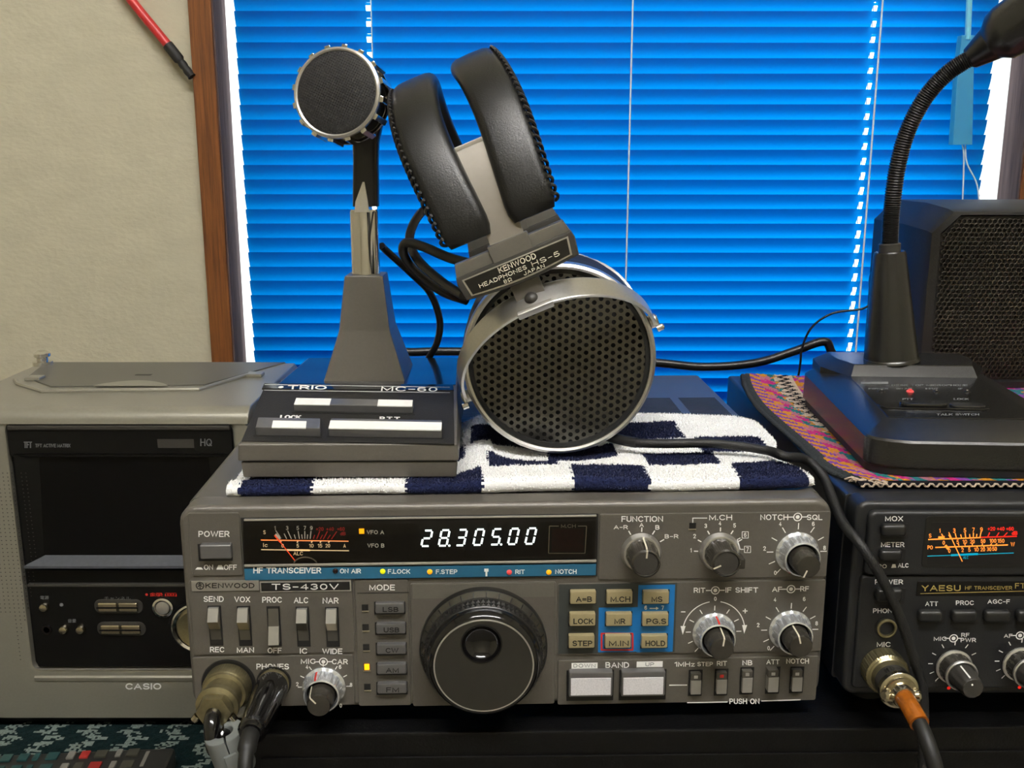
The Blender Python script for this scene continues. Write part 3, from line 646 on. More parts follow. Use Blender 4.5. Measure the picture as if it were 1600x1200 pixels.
# display
q = MB(); a = kp.rect(379, 806, 934, 904, -.5); q.bx(a[0], a[1], -.6, .2, a[2], a[3], 'groove_black', .2)
disp = q.build('display_window', r)
q = MB(); d = kp.rect(381, 811, 931, 878, .1); q.bx(d[0], d[1], -.68, -.3, d[2], d[3], 'display_back', .1)
c = kp.rect(862, 826, 912, 862, -.7); q.quad([(c[0], -.72, c[2]), (c[1], -.72, c[2]), (c[1], -.72, c[3]), (c[0], -.72, c[3])], 'display_red')
q.build('display_face', disp)
q = MB(); t = kp.rect(381, 807.5, 932, 810.5, -1); q.bx(t[0], t[1], -1.5, -.5, t[2], t[3], 'satin_silver', .25)
t = kp.rect(381, 878.5, 932, 883, -1.9); q.bx(t[0], t[1], -1.9, -.5, t[2], t[3], 'satin_silver', .4); q.build('window_edge', disp, label='bright metal edge strip')
q = MB(); t = kp.rect(382, 884.5, 931, 902.5, -1); q.bx(t[0], t[1], -1.3, -.4, t[2], t[3], 'blue_strip', .1)
strip = q.build('indicator_strip', disp, label='blue printed strip')
for x, y, m in ((524, 892, 'lens_dark'), (598, 892.7, 'lens_yellow'), (671.5, 893.3, 'lens_orange'), (795.8, 894, 'lens_red'), (857.6, 894, 'lens_orange')):
    c = kp.p(x, y, -1.3); q = MB(); q.lathe([(1.15, 0), (1.1, .3), (.7, .65), (.1, .75)], (c.x, -1.3, c.z), (0, -1, 0), 18, m); q.build('indicator_lamp', disp)
q = MB(); Y = -1.36
for t, x0, x1, y0, y1 in (('HF TRANSCEIVER', 395.7, 502, 886.5, 896), ('ON AIR', 531, 564, 888.5, 896), ('F.LOCK', 606, 641, 889.3, 896.5), ('F.STEP', 681, 714.6, 889.8, 897), ('RIT', 805, 820, 890, 897), ('NOTCH', 867.5, 901, 889.5, 896.8)): kp.txt(q, t, x0, y0, x1, y1, 'white_print', Y, .02)
c = kp.p(760, 894, Y); q.quad([(c.x - .9, Y, c.z + 1.6), (c.x + .9, Y, c.z + 1.6), (c.x + .9, Y, c.z + .2), (c.x - .9, Y, c.z + .2)], 'white_print'); q.quad([(c.x - .4, Y, c.z + .2), (c.x + .4, Y, c.z + .2), (c.x + .4, Y, c.z - 1.9), (c.x - .4, Y, c.z - 1.9)], 'white_print')
q.build('strip_lettering', disp)
# meter scale
def mz(x, y): return 380 + x / 5.714, 790 + y / 5.714
q = MB(); Y = -.78
def mt(t, cx, cy, h, m, wf=.62): x, y = mz(cx, cy); kp.ctxt(q, t, x, y, h, m, Y, -.004, wf)
for t, cx in (('1', 283), ('3', 392), ('5', 487), ('7', 550), ('9', 608)): mt(t, cx, 200, 6.2, 'glow_scale_gray')
mt('S', 190, 238, 6, 'glow_cream')
for t, cx in (('+20', 683), ('+40', 775), ('+60', 872)): mt(t, cx, 209, 5.6, 'glow_red_dim', .7)
mt('dB', 890, 250, 5.2, 'glow_red_dim', .8); mt('Ic', 198, 352, 6.2, 'glow_cream', .55)
for t, cx in (('0', 352), ('5', 487), ('10', 608), ('15', 685), ('20', 755), ('A', 905)): mt(t, cx, 358, 5.8, 'glow_cream')
mt('ALC', 490, 427, 5.8, 'glow_cream', .85)
def ml(x0, y0, x1, y1, w, m):
    a, b = mz(x0, y0); c, d = mz(x1, y1); kp.line(q, a, b, c, d, w, m, Y)
for x0, y0, x1 in ((365, 250, 388), (397, 225, 430), (455, 258, 467), (490, 228, 502), (522, 258, 528), (550, 228, 550), (575, 258, 572), (605, 228, 598)): ml(x0, y0, x1, 297, .34, 'glow_scale_gray')
ml(290, 222, 330, 280, .3, 'glow_scale_gray'); ml(288, 255, 332, 297, 1.0, 'glow_scale_gray')
for x0, y0, x1, y1 in ((638, 262, 626, 297), (683, 230, 657, 298), (708, 262, 688, 299), (752, 230, 715, 300), (778, 262, 752, 300), (835, 232, 787, 300)): ml(x0, y0, x1, y1, .36, 'glow_red_dim')
ml(157, 307, 940, 318, .42, 'glow_amber_scale'); ml(157, 309, 940, 320, .2, 'glow_cream'); ml(160, 393, 945, 403, .42, 'glow_cream'); ml(385, 396, 595, 399, .75, 'glow_cream')
for x in (335, 485, 612, 690, 765): ml(x + 4, 318, x - 4, 332, .5, 'glow_cream')
q.build('meter_scale', disp)
q = MB(); Y = -.86; ml(280, 265, 330, 325, .55, 'glow_needle'); ml(325, 318, 465, 495, .34, 'glow_needle'); q.build('meter_needle', disp, label='glowing red needle')
c = kp.p(477, 880, -.7); q = MB(); V = []
for i in range(13):
    a = math.pi * i / 12; V.append((c.x + 5.0 * math.cos(a), -.8, c.z - .9 + 3.6 * math.sin(a)))
q.tube(V, .3, 6, 'satin_silver'); q.quad([(v[0], -.8, v[2]) for v in V], 'groove_black'); q.build('meter_hub', disp)
# digits
SEG = {'0': 'abcdef', '2': 'abged', '3': 'abgcd', '5': 'afgcd', '8': 'abcdefg'}
q = MB(); Y = -.8
H = kp.p(700, 828.6, Y).z - kp.p(700, 852.8, Y).z; z0 = kp.p(700, 852.8, Y).z; Wd = 3.3; sl = .21
for i, ch in enumerate('2830500'):
    x0 = kp.p(658.2 + 27.05 * i, 852, Y).x; zz = z0 + (i * .07)
    P = lambda u, v: Vector((x0 + u * Wd + sl * H * v, Y, zz + v * H))
    S = {'a': ((.08, 1), (.92, 1)), 'b': ((1, .94), (1, .56)), 'c': ((1, .44), (1, .06)), 'd': ((.08, 0), (.92, 0)), 'e': ((0, .44), (0, .06)), 'f': ((0, .94), (0, .56)), 'g': ((.1, .5), (.9, .5))}
    for sname, (a, b) in S.items():
        on = sname in SEG[ch]
        if on: q.line(P(*a), P(*b), .78, 'glow_white')
    if i in (1, 4):
        p = P(1.35, 0); q.quad([(p.x + .5 * math.cos(k * .785), Y, p.z + .5 * math.sin(k * .785)) for k in range(8)], 'glow_white')
q.build('frequency_digits', disp, label='glowing white digits 28.305.00')
q = MB(); a = kp.rect(561, 826, 569, 834, Y); q.bx(a[0], a[1], -.9, -.6, a[2], a[3], 'glow_orange', .1); q.build('indicator_lamp', disp, label='lit orange square')
q = MB(); kp.txt(q, 'VFO A', 573, 828.5, 600, 834.6, 'glow_scale_gray', Y, .008); kp.txt(q, 'VFO B', 574, 849.3, 600.5, 855.6, 'glow_scale_gray', Y, .008)
kp.txt(q, 'M.CH', 876.6, 819, 899.7, 824.7, 'cream_print', Y, .008)
for a in ((858.5, 822, 873, 822), (903, 822, 916.5, 822), (916.5, 822, 914, 864.5), (857, 864.5, 914, 864.5), (858.5, 822, 857, 864.5)): kp.line(q, *a, .35, 'cream_print', Y)
q.build('display_lettering', disp)
q = MB(); q.quad([(d[0], -1.6, d[2]), (d[1], -1.6, d[2]), (d[1], -1.6, d[3]), (d[0], -1.6, d[3])], 'smoke_pane'); q.build('pane', disp)
# power
q = MB(); a = kp.rect(309.5, 849.5, 363, 876.5, -.9); q.bx(a[0], a[1], -1.1, -.6, a[2], a[3], 'groove_black', .2); q.build('button_recess', pw)
q = MB(); kp.box(q, 312, 852, 361, 874, -4.2, -.5, 'button_gray', .7, 3); q.build('power_button', r)
q = MB(); kp.txt(q, 'POWER', 310, 829.6, 358.6, 839, 'white_print', LY); kp.txt(q, 'ON', 318.5, 882.3, 333, 890.5, 'white_print', LY); kp.txt(q, 'OFF', 349.6, 882.3, 370, 890.5, 'white_print', LY)
for x0, x1, y0 in ((305, 317.5, 886.5), (338, 349.6, 883)):
    A = [kp.p(x0, 890, LY), kp.p(x1, 890, LY), kp.p(x1 - 3, y0, LY), kp.p(x0 + 3, y0, LY)]; q.quad(A, 'white_print')
q.build('lettering', pw)
# badges
q = MB(); kp.box(q, 299, 907.5, 404.5, 923.5, -1.3, -.7, 'satin_silver', .15); Y = -1.38
kp.txt(q, 'KENWOOD', 321, 911, 397.6, 919, 'black_print', Y, .02); kp.disc(q, 312.4, 915.3, 1.75, 'black_print', Y, inner=1.35)
c = kp.p(312.4, 915.3, Y)
for u in ((0, 1.4, 0, -1.4), (-.9, .5, 0, 1.1), (.9, .5, 0, 1.1), (-1, -.5, 0, .4), (1, -.5, 0, .4)): q.line((c.x + u[0], Y, c.z + u[1]), (c.x + u[2], Y, c.z + u[3]), .35, 'black_print')
q.build('badge', swp, label='silver maker plate')
q = MB(); kp.box(q, 406, 908, 548.5, 925, -1.2, -.7, 'satin_silver', .15); kp.box(q, 408, 910, 546.5, 923, -1.35, -1, 'groove_black', .1); kp.txt(q, 'TS-430V', 424.5, 912, 529, 921.5, 'white_print', -1.42, .02)
q.build('model_plate', swp, label='black model plate with silver border')
# lever switches
for x, up in ((336.7, 1), (382.3, 1), (428.5, 0), (473.7, 1), (519.5, 1)):
    dy = (x - 428) * .012
    q = MB(); a = kp.rect(x - 10.5, 947 + dy, x + 10.5, 1010 + dy, -.9); xm, zt, zb = (a[0] + a[1]) / 2, a[3], a[2]
    q.bx(a[0], a[1], -1.05, -.6, a[2], a[3], 'groove_black', .2)
    zs = (zt - .6, zt - 5.6, zt - 10.2, zb + .8); ys = (-2.6, -5.2, -2.2, -.6) if up else (-.8, -2.0, -4.8, -2.6)
    ms = ('switch_light', 'switch_tan', 'switch_dark') if x < 460 else ('switch_light', 'switch_dark', 'switch_dark')  # highlight and shade of the bent lever put into its facet colours
    if x > 500: ms = ('switch_light', 'switch_tan', 'switch_dark')
    if not up: ms = ('switch_dark', 'switch_light', 'black_plastic')
    if not up: zs = (zt - .8, zt - 8.6, zb + 2.4, zb + .8); ys = (-1.0, -2.2, -4.6, -1.6)
    w = 2.15
    for i in range(3): q.add([(xm - w, ys[i], zs[i]), (xm + w, ys[i], zs[i]), (xm + w, ys[i + 1], zs[i + 1]), (xm - w, ys[i + 1], zs[i + 1]), (xm - w, -.5, zs[i]), (xm + w, -.5, zs[i]), (xm + w, -.5, zs[i + 1]), (xm - w, -.5, zs[i + 1])], [(0, 1, 2, 3), (0, 3, 7, 4), (1, 5, 6, 2), (0, 4, 5, 1), (3, 2, 6, 7)], ms[i])
    q.build('lever_switch', r, angle=15)
q = MB()
for t, x0, x1 in (('SEND', 318, 349.6), ('VOX', 366, 391), ('PROC', 409.6, 440.5), ('ALC', 459, 481.6), ('NAR', 504, 529)): kp.txt(q, t, x0, 931.5 + (x0 - 318) * .012, x1, 940.5 + (x0 - 318) * .014, 'white_print', LY)
for t, x0, x1 in (('REC', 328, 350.5), ('MAN', 370, 397), ('OFF', 418, 440), ('IC', 468.5, 480), ('WIDE', 503.5, 535)): kp.txt(q, t, x0, 1010.8 + (x0 - 328) * .014, x1, 1019.2 + (x0 - 328) * .016, 'white_print', LY)
q.build('lettering', swp)
# jacks
for x, y, rr in ((357.5, 1069, 11.6), (428, 1066, 7.4)):
    c = kp.p(x, y, -.9); q = MB(); q.lathe([(rr, 0), (rr, .25), (rr - .6, .35), (rr - .8, .1), (.01, .1)], (c.x, -.9, c.z), (0, -1, 0), 40, 'groove_black', cap=False); q.build('jack', jkp)
q = MB(); kp.txt(q, 'PHONES', 400.6, 1037, 451.6, 1046, 'white_print', LY); kp.txt(q, 'MIC', 386.5, 1095, 412, 1103, 'white_print', LY)
kp.txt(q, 'MIC', 470, 1029.3, 493, 1037.3, 'white_print', LY); kp.txt(q, 'CAR', 518.5, 1029.8, 543.5, 1038, 'white_print', LY); kp.dual_mark(q, 505.3, 1034, 'white_print', LY)
for t, x, y in (('4', 479.5, 1042), ('6', 531.4, 1042), ('2', 464.5, 1069), ('8', 548.5, 1070), ('0', 532.5, 1102.5)): kp.ctxt(q, t, x, y, 6.4, 'white_print', LY)
kp.ticks(q, 506.5, 1073, 9.4, 11.2, [-90, -62, -32, 0, 32, 62, 90], 'white_print', LY, .4)
q.build('lettering', jkp)
knob_dual(r, kp.p(506.5, 1073, -.9), -42, -18)
# mode keys
q = MB(); kp.txt(q, 'MODE', 577, 913.4, 617, 922.4, 'white_print', LY); t = kp.rect(558, 926, 639, 927, LY); q.bx(t[0], t[1], -.98, -.8, t[2], t[3], 'groove_black'); q.build('lettering', mdp)
for i, (t, x0, y0) in enumerate((('LSB', 586, 942), ('USB', 587.5, 974), ('CW', 588.5, 1006), ('AM', 589, 1037), ('FM', 589.5, 1067.5))):
    q = MB(); kp.box(q, x0 - 1.5, y0 - 2, x0 + 47.5, y0 + 18, -1.0, -.5, 'groove_black', .1); kp.box(q, x0, y0 + 1, x0 + 46, y0 + 17, -3.4, -.5, 'button_gray', .7, 2)
    kp.txt(q, t, x0 + (12 if len(t) == 3 else 14), y0 + 6.5, x0 + (36.5 if len(t) == 3 else 34), y0 + 14.2, 'black_print', -3.46, .02); q.build('mode_button', r)
    lx, ly = 570.4 + i * .9, 949.6 + i * 31; q = MB(); kp.box(q, lx - 5, ly - 5, lx + 5, ly + 5, -1.05, -.6, 'groove_black'); kp.box(q, lx - 5, ly + 5, lx + 6, ly + 7, -1.3, -.6, 'switch_tan', .1)
    if t == 'AM': kp.box(q, lx - 4, ly - 4.5, lx + 4, ly + 4.5, -1.5, -.9, 'glow_orange', .2)
    q.build('mode_lamp', mdp, **({'label': 'lit orange mode lamp'} if t == 'AM' else {}))
# tuning dial
q = MB(); t = kp.rect(645, 912, 866, 934, -.95); q.bx(t[0], t[1], -1.0, -.8, t[2], t[3], 'gray_paint_light', .1); q.build('dial_panel_band', dlp)
c = kp.p(755.5, 1009, -.9)
q = MB(); q.lathe([(27.1, 0), (27.1, 2.8), (26.7, 3.4)], (c.x, -.9, c.z), (0, -1, 0), 96, 'black_plastic')
q.lathe([(26.7, 3.3), (24.9, 6.0)], (c.x, -.9, c.z), (0, -1, 0), 96, 'dial_bevel', cap=False)
for a in range(0, 360, 12):
    t = math.radians(a + 3); u = Vector((math.sin(t), 0, math.cos(t))); q.line(Vector((c.x, -4.9, c.z)) + u * 26.5, Vector((c.x, -6.9, c.z)) + u * 25.05, .35, 'groove_black')
dial = q.build('tuning_dial', r)
q = MB(); q.lathe([(24.9, 5.9), (25.1, 6.6), (24.6, 6.8), (24.0, 12.4), (23.6, 12.8)], (c.x, -.9, c.z), (0, -1, 0), 96, 'black_plastic', cap=False)
for k in range(72):
    t = 2 * math.pi * k / 72
    for row in range(2):
        y = -.9 - 7.2 - row * 2.6; u = Vector((math.sin(t), 0, math.cos(t))); v = Vector((u.z, 0, -u.x)); C = Vector((c.x, y, c.z)) + u * (24.45 - row * .25); w = .9
        q.add([C - v * w, C + v * w, C + v * w + Vector((0, -2.4, 0)) - u * .12, C - v * w + Vector((0, -2.4, 0)) - u * .12, C + u * .75 + Vector((0, -1.2, 0))], [(0, 1, 4), (1, 2, 4), (2, 3, 4), (3, 0, 4)], 'black_plastic')
q.build('knurled_grip', dial, angle=10)
q = MB(); q.lathe([(23.7, 12.7), (23.3, 14.6), (22.4, 16.6), (21.2, 17.4), (20.6, 17.5)], (c.x, -.9, c.z), (0, -1, 0), 96, 'black_gloss', cap=False); q.build('dial_rim', dial)
q = MB(); q.lathe([(20.7, 17.4), (20.5, 17.75), (20.0, 17.7)], (c.x, -.9, c.z), (0, -1, 0), 96, 'satin_silver', cap=False)
# face with a scooped finger dimple
FY = -.9 - 17.55; dc = (c.x - .9, c.z + 9.9); R1, RD = 20.05, 8.4; n = 96; rings = []
for k in range(n):
    th = 2 * math.pi * k / n; rings.append((dc[0] + RD * math.cos(th), FY, dc[1] + RD * math.sin(th)))
outer = []
for p in rings:
    d = Vector((p[0] - dc[0], 0, p[2] - dc[1])).normalized(); f = Vector((dc[0] - c.x, 0, dc[1] - c.z)); b_ = f.dot(d); t = -b_ + math.sqrt(b_ * b_ - f.dot(f) + R1 * R1); P_ = Vector((dc[0], FY, dc[1])) + d * t; outer.append(tuple(P_))
q.loft([outer, rings], 'dial_face', True, False); q.build('dial_face', dial, label='dark gray dial face with silver ring')
q = MB(); q.lathe([(8.5, 0), (8.4, .35), (7.9, .3)] + [(7.9 * math.cos(math.radians(a)), .3 - 4.6 * math.sin(math.radians(a))) for a in range(8, 90, 8)] + [(.01, -4.3)], (dc[0], FY, dc[1]), (0, -1, 0), 60, 'black_gloss', cap=False); q.build('finger_dimple', dial, label='glossy black finger dimple')
# upper knobs
LK = LY
q = MB(); kp.txt(q, 'FUNCTION', 971, 806.4, 1036, 815.4, 'white_print', LK)
for t, x0, x1, y0, y1 in (('A-R', 959, 981, 820.5, 827), ('A', 999, 1006, 817, 823.5), ('B', 1024, 1030.5, 820.5, 827.5), ('B-R', 1038.6, 1060, 834.8, 841.3)): kp.txt(q, t, x0, y0, x1, y1, 'white_print', LK)
kp.ticks(q, 1001.7, 862.7, 9.0, 11.0, [-30, 0, 30, 60], 'white_print', LK, .5)
kp.txt(q, 'M.CH', 1108, 804.3, 1144, 812.8, 'white_print', LK); kp.line(q, 1082.5, 817, 1082.5, 809.2, .4, 'white_print', LK); kp.line(q, 1082, 809.5, 1105, 809.5, .4, 'white_print', LK)
for t, x, y in (('3', 1102.7, 821.6), ('4', 1124.8, 817.5), ('5', 1147.8, 821), ('2', 1085.3, 837.7), ('1', 1079.6, 859.6), ('6', 1164.4, 835.8), ('7', 1168, 858.4)): kp.ctxt(q, t, x, y, 6.8, 'white_print', LK)
for x, y in ((1164.4, 835.8), (1168, 858.4)):
    for a in ((-4.8, -5, 4.8, -5), (4.8, -5, 4.8, 5), (4.8, 5, -4.8, 5), (-4.8, 5, -4.8, -5)): kp.line(q, x + a[0], y + a[1], x + a[2], y + a[3], .28, 'white_print', LK)
for a in ((1157, 840.5, 1152, 843), (1152, 843, 1156.5, 858.4), (1156.5, 858.4, 1162, 858.4)): kp.line(q, *a, .4, 'white_print', LK)
kp.ticks(q, 1124, 862, 9.0, 10.8, [-88, -60, -30, 0, 30, 60], 'white_print', LK, .5)
kp.txt(q, 'NOTCH', 1188, 803.8, 1231.6, 812.6, 'white_print', LK); kp.txt(q, 'SQL', 1260.6, 804, 1285, 812.6, 'white_print', LK); kp.dual_mark(q, 1246.4, 807.8, 'white_print', LK)
for t, x, y in (('4', 1219, 818.5), ('6', 1270.8, 818.5), ('2', 1194.6, 857), ('8', 1288.4, 856), ('0', 1211.5, 895)): kp.ctxt(q, t, x, y, 6.8, 'white_print', LK)
kp.ticks(q, 1245, 862, 10.0, 12.8, [-140, -115, -90, -60, -32, 0, 32, 60, 90], 'white_print', LK, .4)
kp.box(q, 1077, 817, 1087.5, 826.5, -1.1, -.6, 'groove_black'); kp.box(q, 1076, 826.5, 1087.5, 828.5, -1.3, -.6, 'switch_tan', .1)
q.build('lettering', ku)
knob_single(r, kp.p(1001.7, 862.7, -.9), 3); knob_single(r, kp.p(1124, 862, -.9), -112, True)
knob_dual(r, kp.p(1245, 863, -.9), -158, -140)
# keypad
q = MB()
def pq(x0, y0, x1, y1, Y, m): a = kp.rect(x0, y0, x1, y1, Y); q.quad([(a[0], Y, a[2]), (a[1], Y, a[2]), (a[1], Y, a[3]), (a[0], Y, a[3])], m)
pq(873, 912, 1056, 1020, -1.0, 'dark_field')
pq(996, 913.8, 1053, 1018.8, -1.06, 'blue_field'); pq(935, 949, 996.5, 1018.8, -1.06, 'blue_field')
for a in ((939, 990, 989, 990), (939, 1015.5, 989, 1015.5), (940, 989.5, 940, 1016), (988.5, 989.5, 988.5, 1016)): kp.line(q, *a, .8, 'red_print', -1.1)
kp.ctxt(q, '6', 1009, 949.5, 6.4, 'white_print', -1.12); kp.ctxt(q, '7', 1035.5, 949.5, 6.4, 'white_print', -1.12); kp.line(q, 1015, 950.5, 1026, 950.5, .4, 'white_print', -1.12)
q.quad([kp.p(1025, 948, -1.12), kp.p(1029.5, 950.5, -1.12), kp.p(1025, 953, -1.12)], 'white_print')
kp.txt(q, 'RIT', 1084, 918.3, 1102, 926.3, 'white_print', LK); kp.txt(q, 'IF SHIFT', 1133.6, 917.8, 1184.6, 926, 'white_print', LK); kp.dual_mark(q, 1117.7, 922.5, 'white_print', LK)
kp.ctxt(q, '0', 1117.7, 935.6, 6.6, 'white_print', LK); kp.line(q, 1064, 956, 1071, 956, .45, 'white_print', LK); kp.line(q, 1160.5, 954.6, 1168, 954.6, .45, 'white_print', LK); kp.line(q, 1164.3, 951, 1164.3, 958.3, .45, 'white_print', LK)
c = kp.p(1115, 987, LK)
for sg in (-1, 1):
    P = [(c.x + sg * 13.4 * math.sin(math.radians(a)), LK, c.z + 14.0 * math.cos(math.radians(a))) for a in range(10, 86, 6)]
    q.poly(P, .42, 'white_print'); e = Vector(P[-1]); q.quad([e + Vector((-1.1, 0, .9)), e + Vector((1.1, 0, .9)), e + Vector((0, 0, -3.2))], 'white_print')
kp.ticks(q, 1115, 987, 9.8, 12.0, [-140, -116, -90, -62, -32, 0, 32, 62, 90], 'white_print', LK, .4)
kp.txt(q, 'AF', 1206.5, 916.8, 1222, 924.8, 'white_print', LK); kp.txt(q, 'RF', 1250.4, 916, 1264, 924, 'white_print', LK); kp.dual_mark(q, 1236, 920.5, 'white_print', LK)
for t, x, y in (('4', 1210.8, 936.8), ('6', 1256.6, 936), ('2', 1184.6, 976.6), ('8', 1276, 974), ('0', 1201, 1012.7)): kp.ctxt(q, t, x, y, 6.6, 'white_print', LK)
kp.ticks(q, 1234, 984, 9.8, 12.4, [-140, -116, -90, -60, -32, 0, 32, 60, 90], 'white_print', LK, .4)
q.build('lettering', kyp)
keys = [['A=B', 'M.CH', 'MS'], ['LOCK', 'MR', 'PG.S'], ['STEP', 'M.IN', 'HOLD']]
for i, (y0, dx) in enumerate(((924, 0), (958.5, -1), (993, -2.5))):
    for j, x0 in enumerate((892, 949, 1006)):
        X = x0 + dx; q = MB(); kp.box(q, X - 3, y0 - 3, X + 40, y0 + 20, -1.14, -.7, 'groove_black', .1); kp.box(q, X - 1, y0 + .5, X + 39.5, y0 + 20, -3.6, -.5, 'key_tan', .5, 2)
        t = keys[i][j]; w = {2: 17, 3: 25, 4: 31}[len(t)]; kp.txt(q, t, X + 20.5 - w / 2, y0 + 8, X + 20.5 + w / 2, y0 + 16.6, 'black_print', -3.66, .02); q.build('key_button', r)
knob_dual(r, kp.p(1115, 988, -.9), 8, 2); knob_dual(r, kp.p(1234, 984, -.9), -14, 170)
# band panel
q = MB(); pq(893, 1035.6, 933.7, 1044.6, LK, 'white_print'); pq(994.8, 1033.4, 1035.5, 1042.4, LK, 'white_print')
kp.txt(q, 'DOWN', 896, 1037.4, 930.5, 1043, 'faint_print', -1.1, .004); kp.txt(q, 'UP', 1008.5, 1035.2, 1022, 1040.8, 'faint_print', -1.1, .004)
for t, x0, x1, y0, y1 in (('BAND', 946, 983, 1034.6, 1043.6), ('1MHz', 1054, 1085.5, 1034, 1041.6), ('STEP', 1089.6, 1114, 1034.2, 1041), ('RIT', 1120, 1136, 1032.8, 1040.4), ('NB', 1160, 1175.5, 1031.5, 1039.5), ('ATT', 1197.5, 1218, 1030.3, 1038), ('NOTCH', 1228.5, 1264, 1029, 1037), ('PUSH ON', 1139.7, 1186.7, 1091.5, 1100)): kp.txt(q, t, x0, y0, x1, y1, 'white_print', LK)
for a in ((1045.6, 1070.6, 1073.7, 1070.4), (1073.5, 1098, 1137, 1096.8), (1189.5, 1095.3, 1251, 1093.4)): kp.line(q, *a, .5, 'white_print', LK)
q.build('lettering', bdp)
for x0, y0 in ((889, 1051), (971, 1050)):
    q = MB(); kp.box(q, x0 - 4, y0 - 4, x0 + 70, y0 + 44, -1.0, -.6, 'groove_black', .2); kp.box(q, x0, y0, x0 + 68.5, y0 + 38.5, -4.6, -.5, 'button_gray', .7, 2); kp.box(q, x0 + 3, y0 + 9, x0 + 65.5, y0 + 35.5, -4.9, -4.2, 'band_white', .15); q.build('band_button', r)
for k, (x0, x1, y0, y1) in enumerate(((1079.5, 1095.7, 1052.6, 1085.6), (1120, 1136, 1051.2, 1084.8), (1160, 1176, 1048.5, 1083), (1200.3, 1216.8, 1047.7, 1082), (1238, 1254, 1047.7, 1081))):
    q = MB(); kp.box(q, x0 - 4, y0 - 6, x1 + 1.5, y1 + 2, -1.0, -.6, 'groove_black', .1); yf = -4.8 if k == 3 else -3.2
    kp.box(q, x0, y0 + 11, x1, y1, yf, -.5, 'switch_light', .3); kp.box(q, x0, y0, x1, y0 + 11.2, yf, -.5, 'switch_dark', .3); kp.box(q, (x0 + x1) / 2 - 3, y0 + 3.5, (x0 + x1) / 2 + 3, y0 + 8, yf - .2, yf + .2, 'red_print' if k == 1 else 'satin_silver', .1); q.build('push_switch', r)
for x in (-105, 105):
    for y in (28, 225):
        q = MB(); q.lathe([(8, 0), (8, 2), (9.5, 11.3)], (x, y, .1), (0, 0, 1), 24, 'rubber'); q.build('foot', r)

# ------------------------------------------------------------------ towel
TWF = Frame((0, 0, 100.6), 2.0)
rt = random.Random(11)
tx0, tx1, ty0, ty1 = -120.0, 133.5, 13.0, 121.0
def tw_top(x, y):
    h = 6.4 + .7 * math.sin(x * .05 + y * .03) + .5 * math.sin(y * .17 + x * .02)
    if x < -14: h = h + ((5.0 if y < 20 else 5.0 - 2.4 * min(1, (y - 20) / 4)) - h) * min(1, (-14 - x) / 10)
    d = math.hypot(x - 23, max(0, abs(y - 89) - 34) * 1.4)
    if d < 30: h = min(h, 2.5 + .06 * max(0, d - 12) ** 1.25)
    h -= .8 * max(0, 1 - abs(y - (62 - .45 * max(0, x - 88) - .0 * x)) / 5) if x > 40 else 0
    if x > 118: h = h * (1 - .45 * ((x - 118) / 16) ** 2)
    return h
NXT, NYT = 210, 110; V = []; UV = []
vb = (13, 27.5, 32.5, 52, 73, 104, 140)   # row edges measured along depth
def row_of(y, front): return 0 if front else max(0, sum(1 for b in vb[2:] if y > b))
prof_n = 9; cols = []
for i in range(NXT + 1):
    x = tx0 + (tx1 - tx0) * i / NXT; c_ = []
    yf = ty0 + .8 * math.sin(x * .07) + (0 if x < 120 else (x - 120) ** 2 * .03); hf = tw_top(x, ty0 + 6)
    for k in range(prof_n):       # bulging front fold
        a = math.radians(-90 + 180 * k / (prof_n - 1)); c_.append((x, yf + hf * .5 - hf * .5 * math.cos(a) * 1.1, hf * .5 + hf * .5 * math.sin(a), True))
    for j in range(1, NYT + 1):
        y = yf + hf * .5 + (ty1 + 4 * math.sin(x * .04) - yf) * j / NYT
        h = tw_top(x, y); h0 = hf + (h - hf) * min(1, j / 6)
        if j == NYT: h0 = .3
        elif j == NYT - 1: h0 *= .75
        c_.append((x, y, h0, False))
    cols.append([(x_ - 8.5 * math.exp(-((y_ - 48) / 20) ** 2) * max(0, (x_ - 70) / 63) ** 2, y_, z_, f_) for x_, y_, z_, f_ in c_])
nc = len(cols[0]); V = [(p[0] + rt.uniform(-.15, .15), p[1] + rt.uniform(-.15, .15), max(.1, p[2] + rt.uniform(-.12, .12))) for c_ in cols for p in c_]
def navy(x, y, z, front):
    row = 0 if (front or y < 32.5) else row_of(y, False)
    if row == 1 and y < 32.5: row = 0
    px_edge = -82 + 0 # checks start
    shift = {0: 0.0, 1: 35.2, 2: -8.0, 3: 27.5, 4: 0, 5: 0}[min(row, 5)]
    nv = ((x - shift + 116.5) % 71.8) < 32.4
    if x < -114.5 or x > 129.5 - .06 * max(0, y - 15): return False
    return nv and row < 4
FW, FN = [], []
for i in range(NXT):
    for j in range(nc - 1):
        a = i * nc + j; f = (a, a + nc, a + nc + 1, a + 1); p = [V[t] for t in f]
        cx = sum(t[0] for t in p) / 4; cy = sum(t[1] for t in p) / 4; cz = sum(t[2] for t in p) / 4
        (FN if navy(cx + rt.uniform(-.5, .5), cy + rt.uniform(-.6, .6), cz, cols[i][j][3]) else FW).append(f)
q = MB(); q.add(V, FW, 'terry_white'); q.add(V, FN, 'terry_navy')
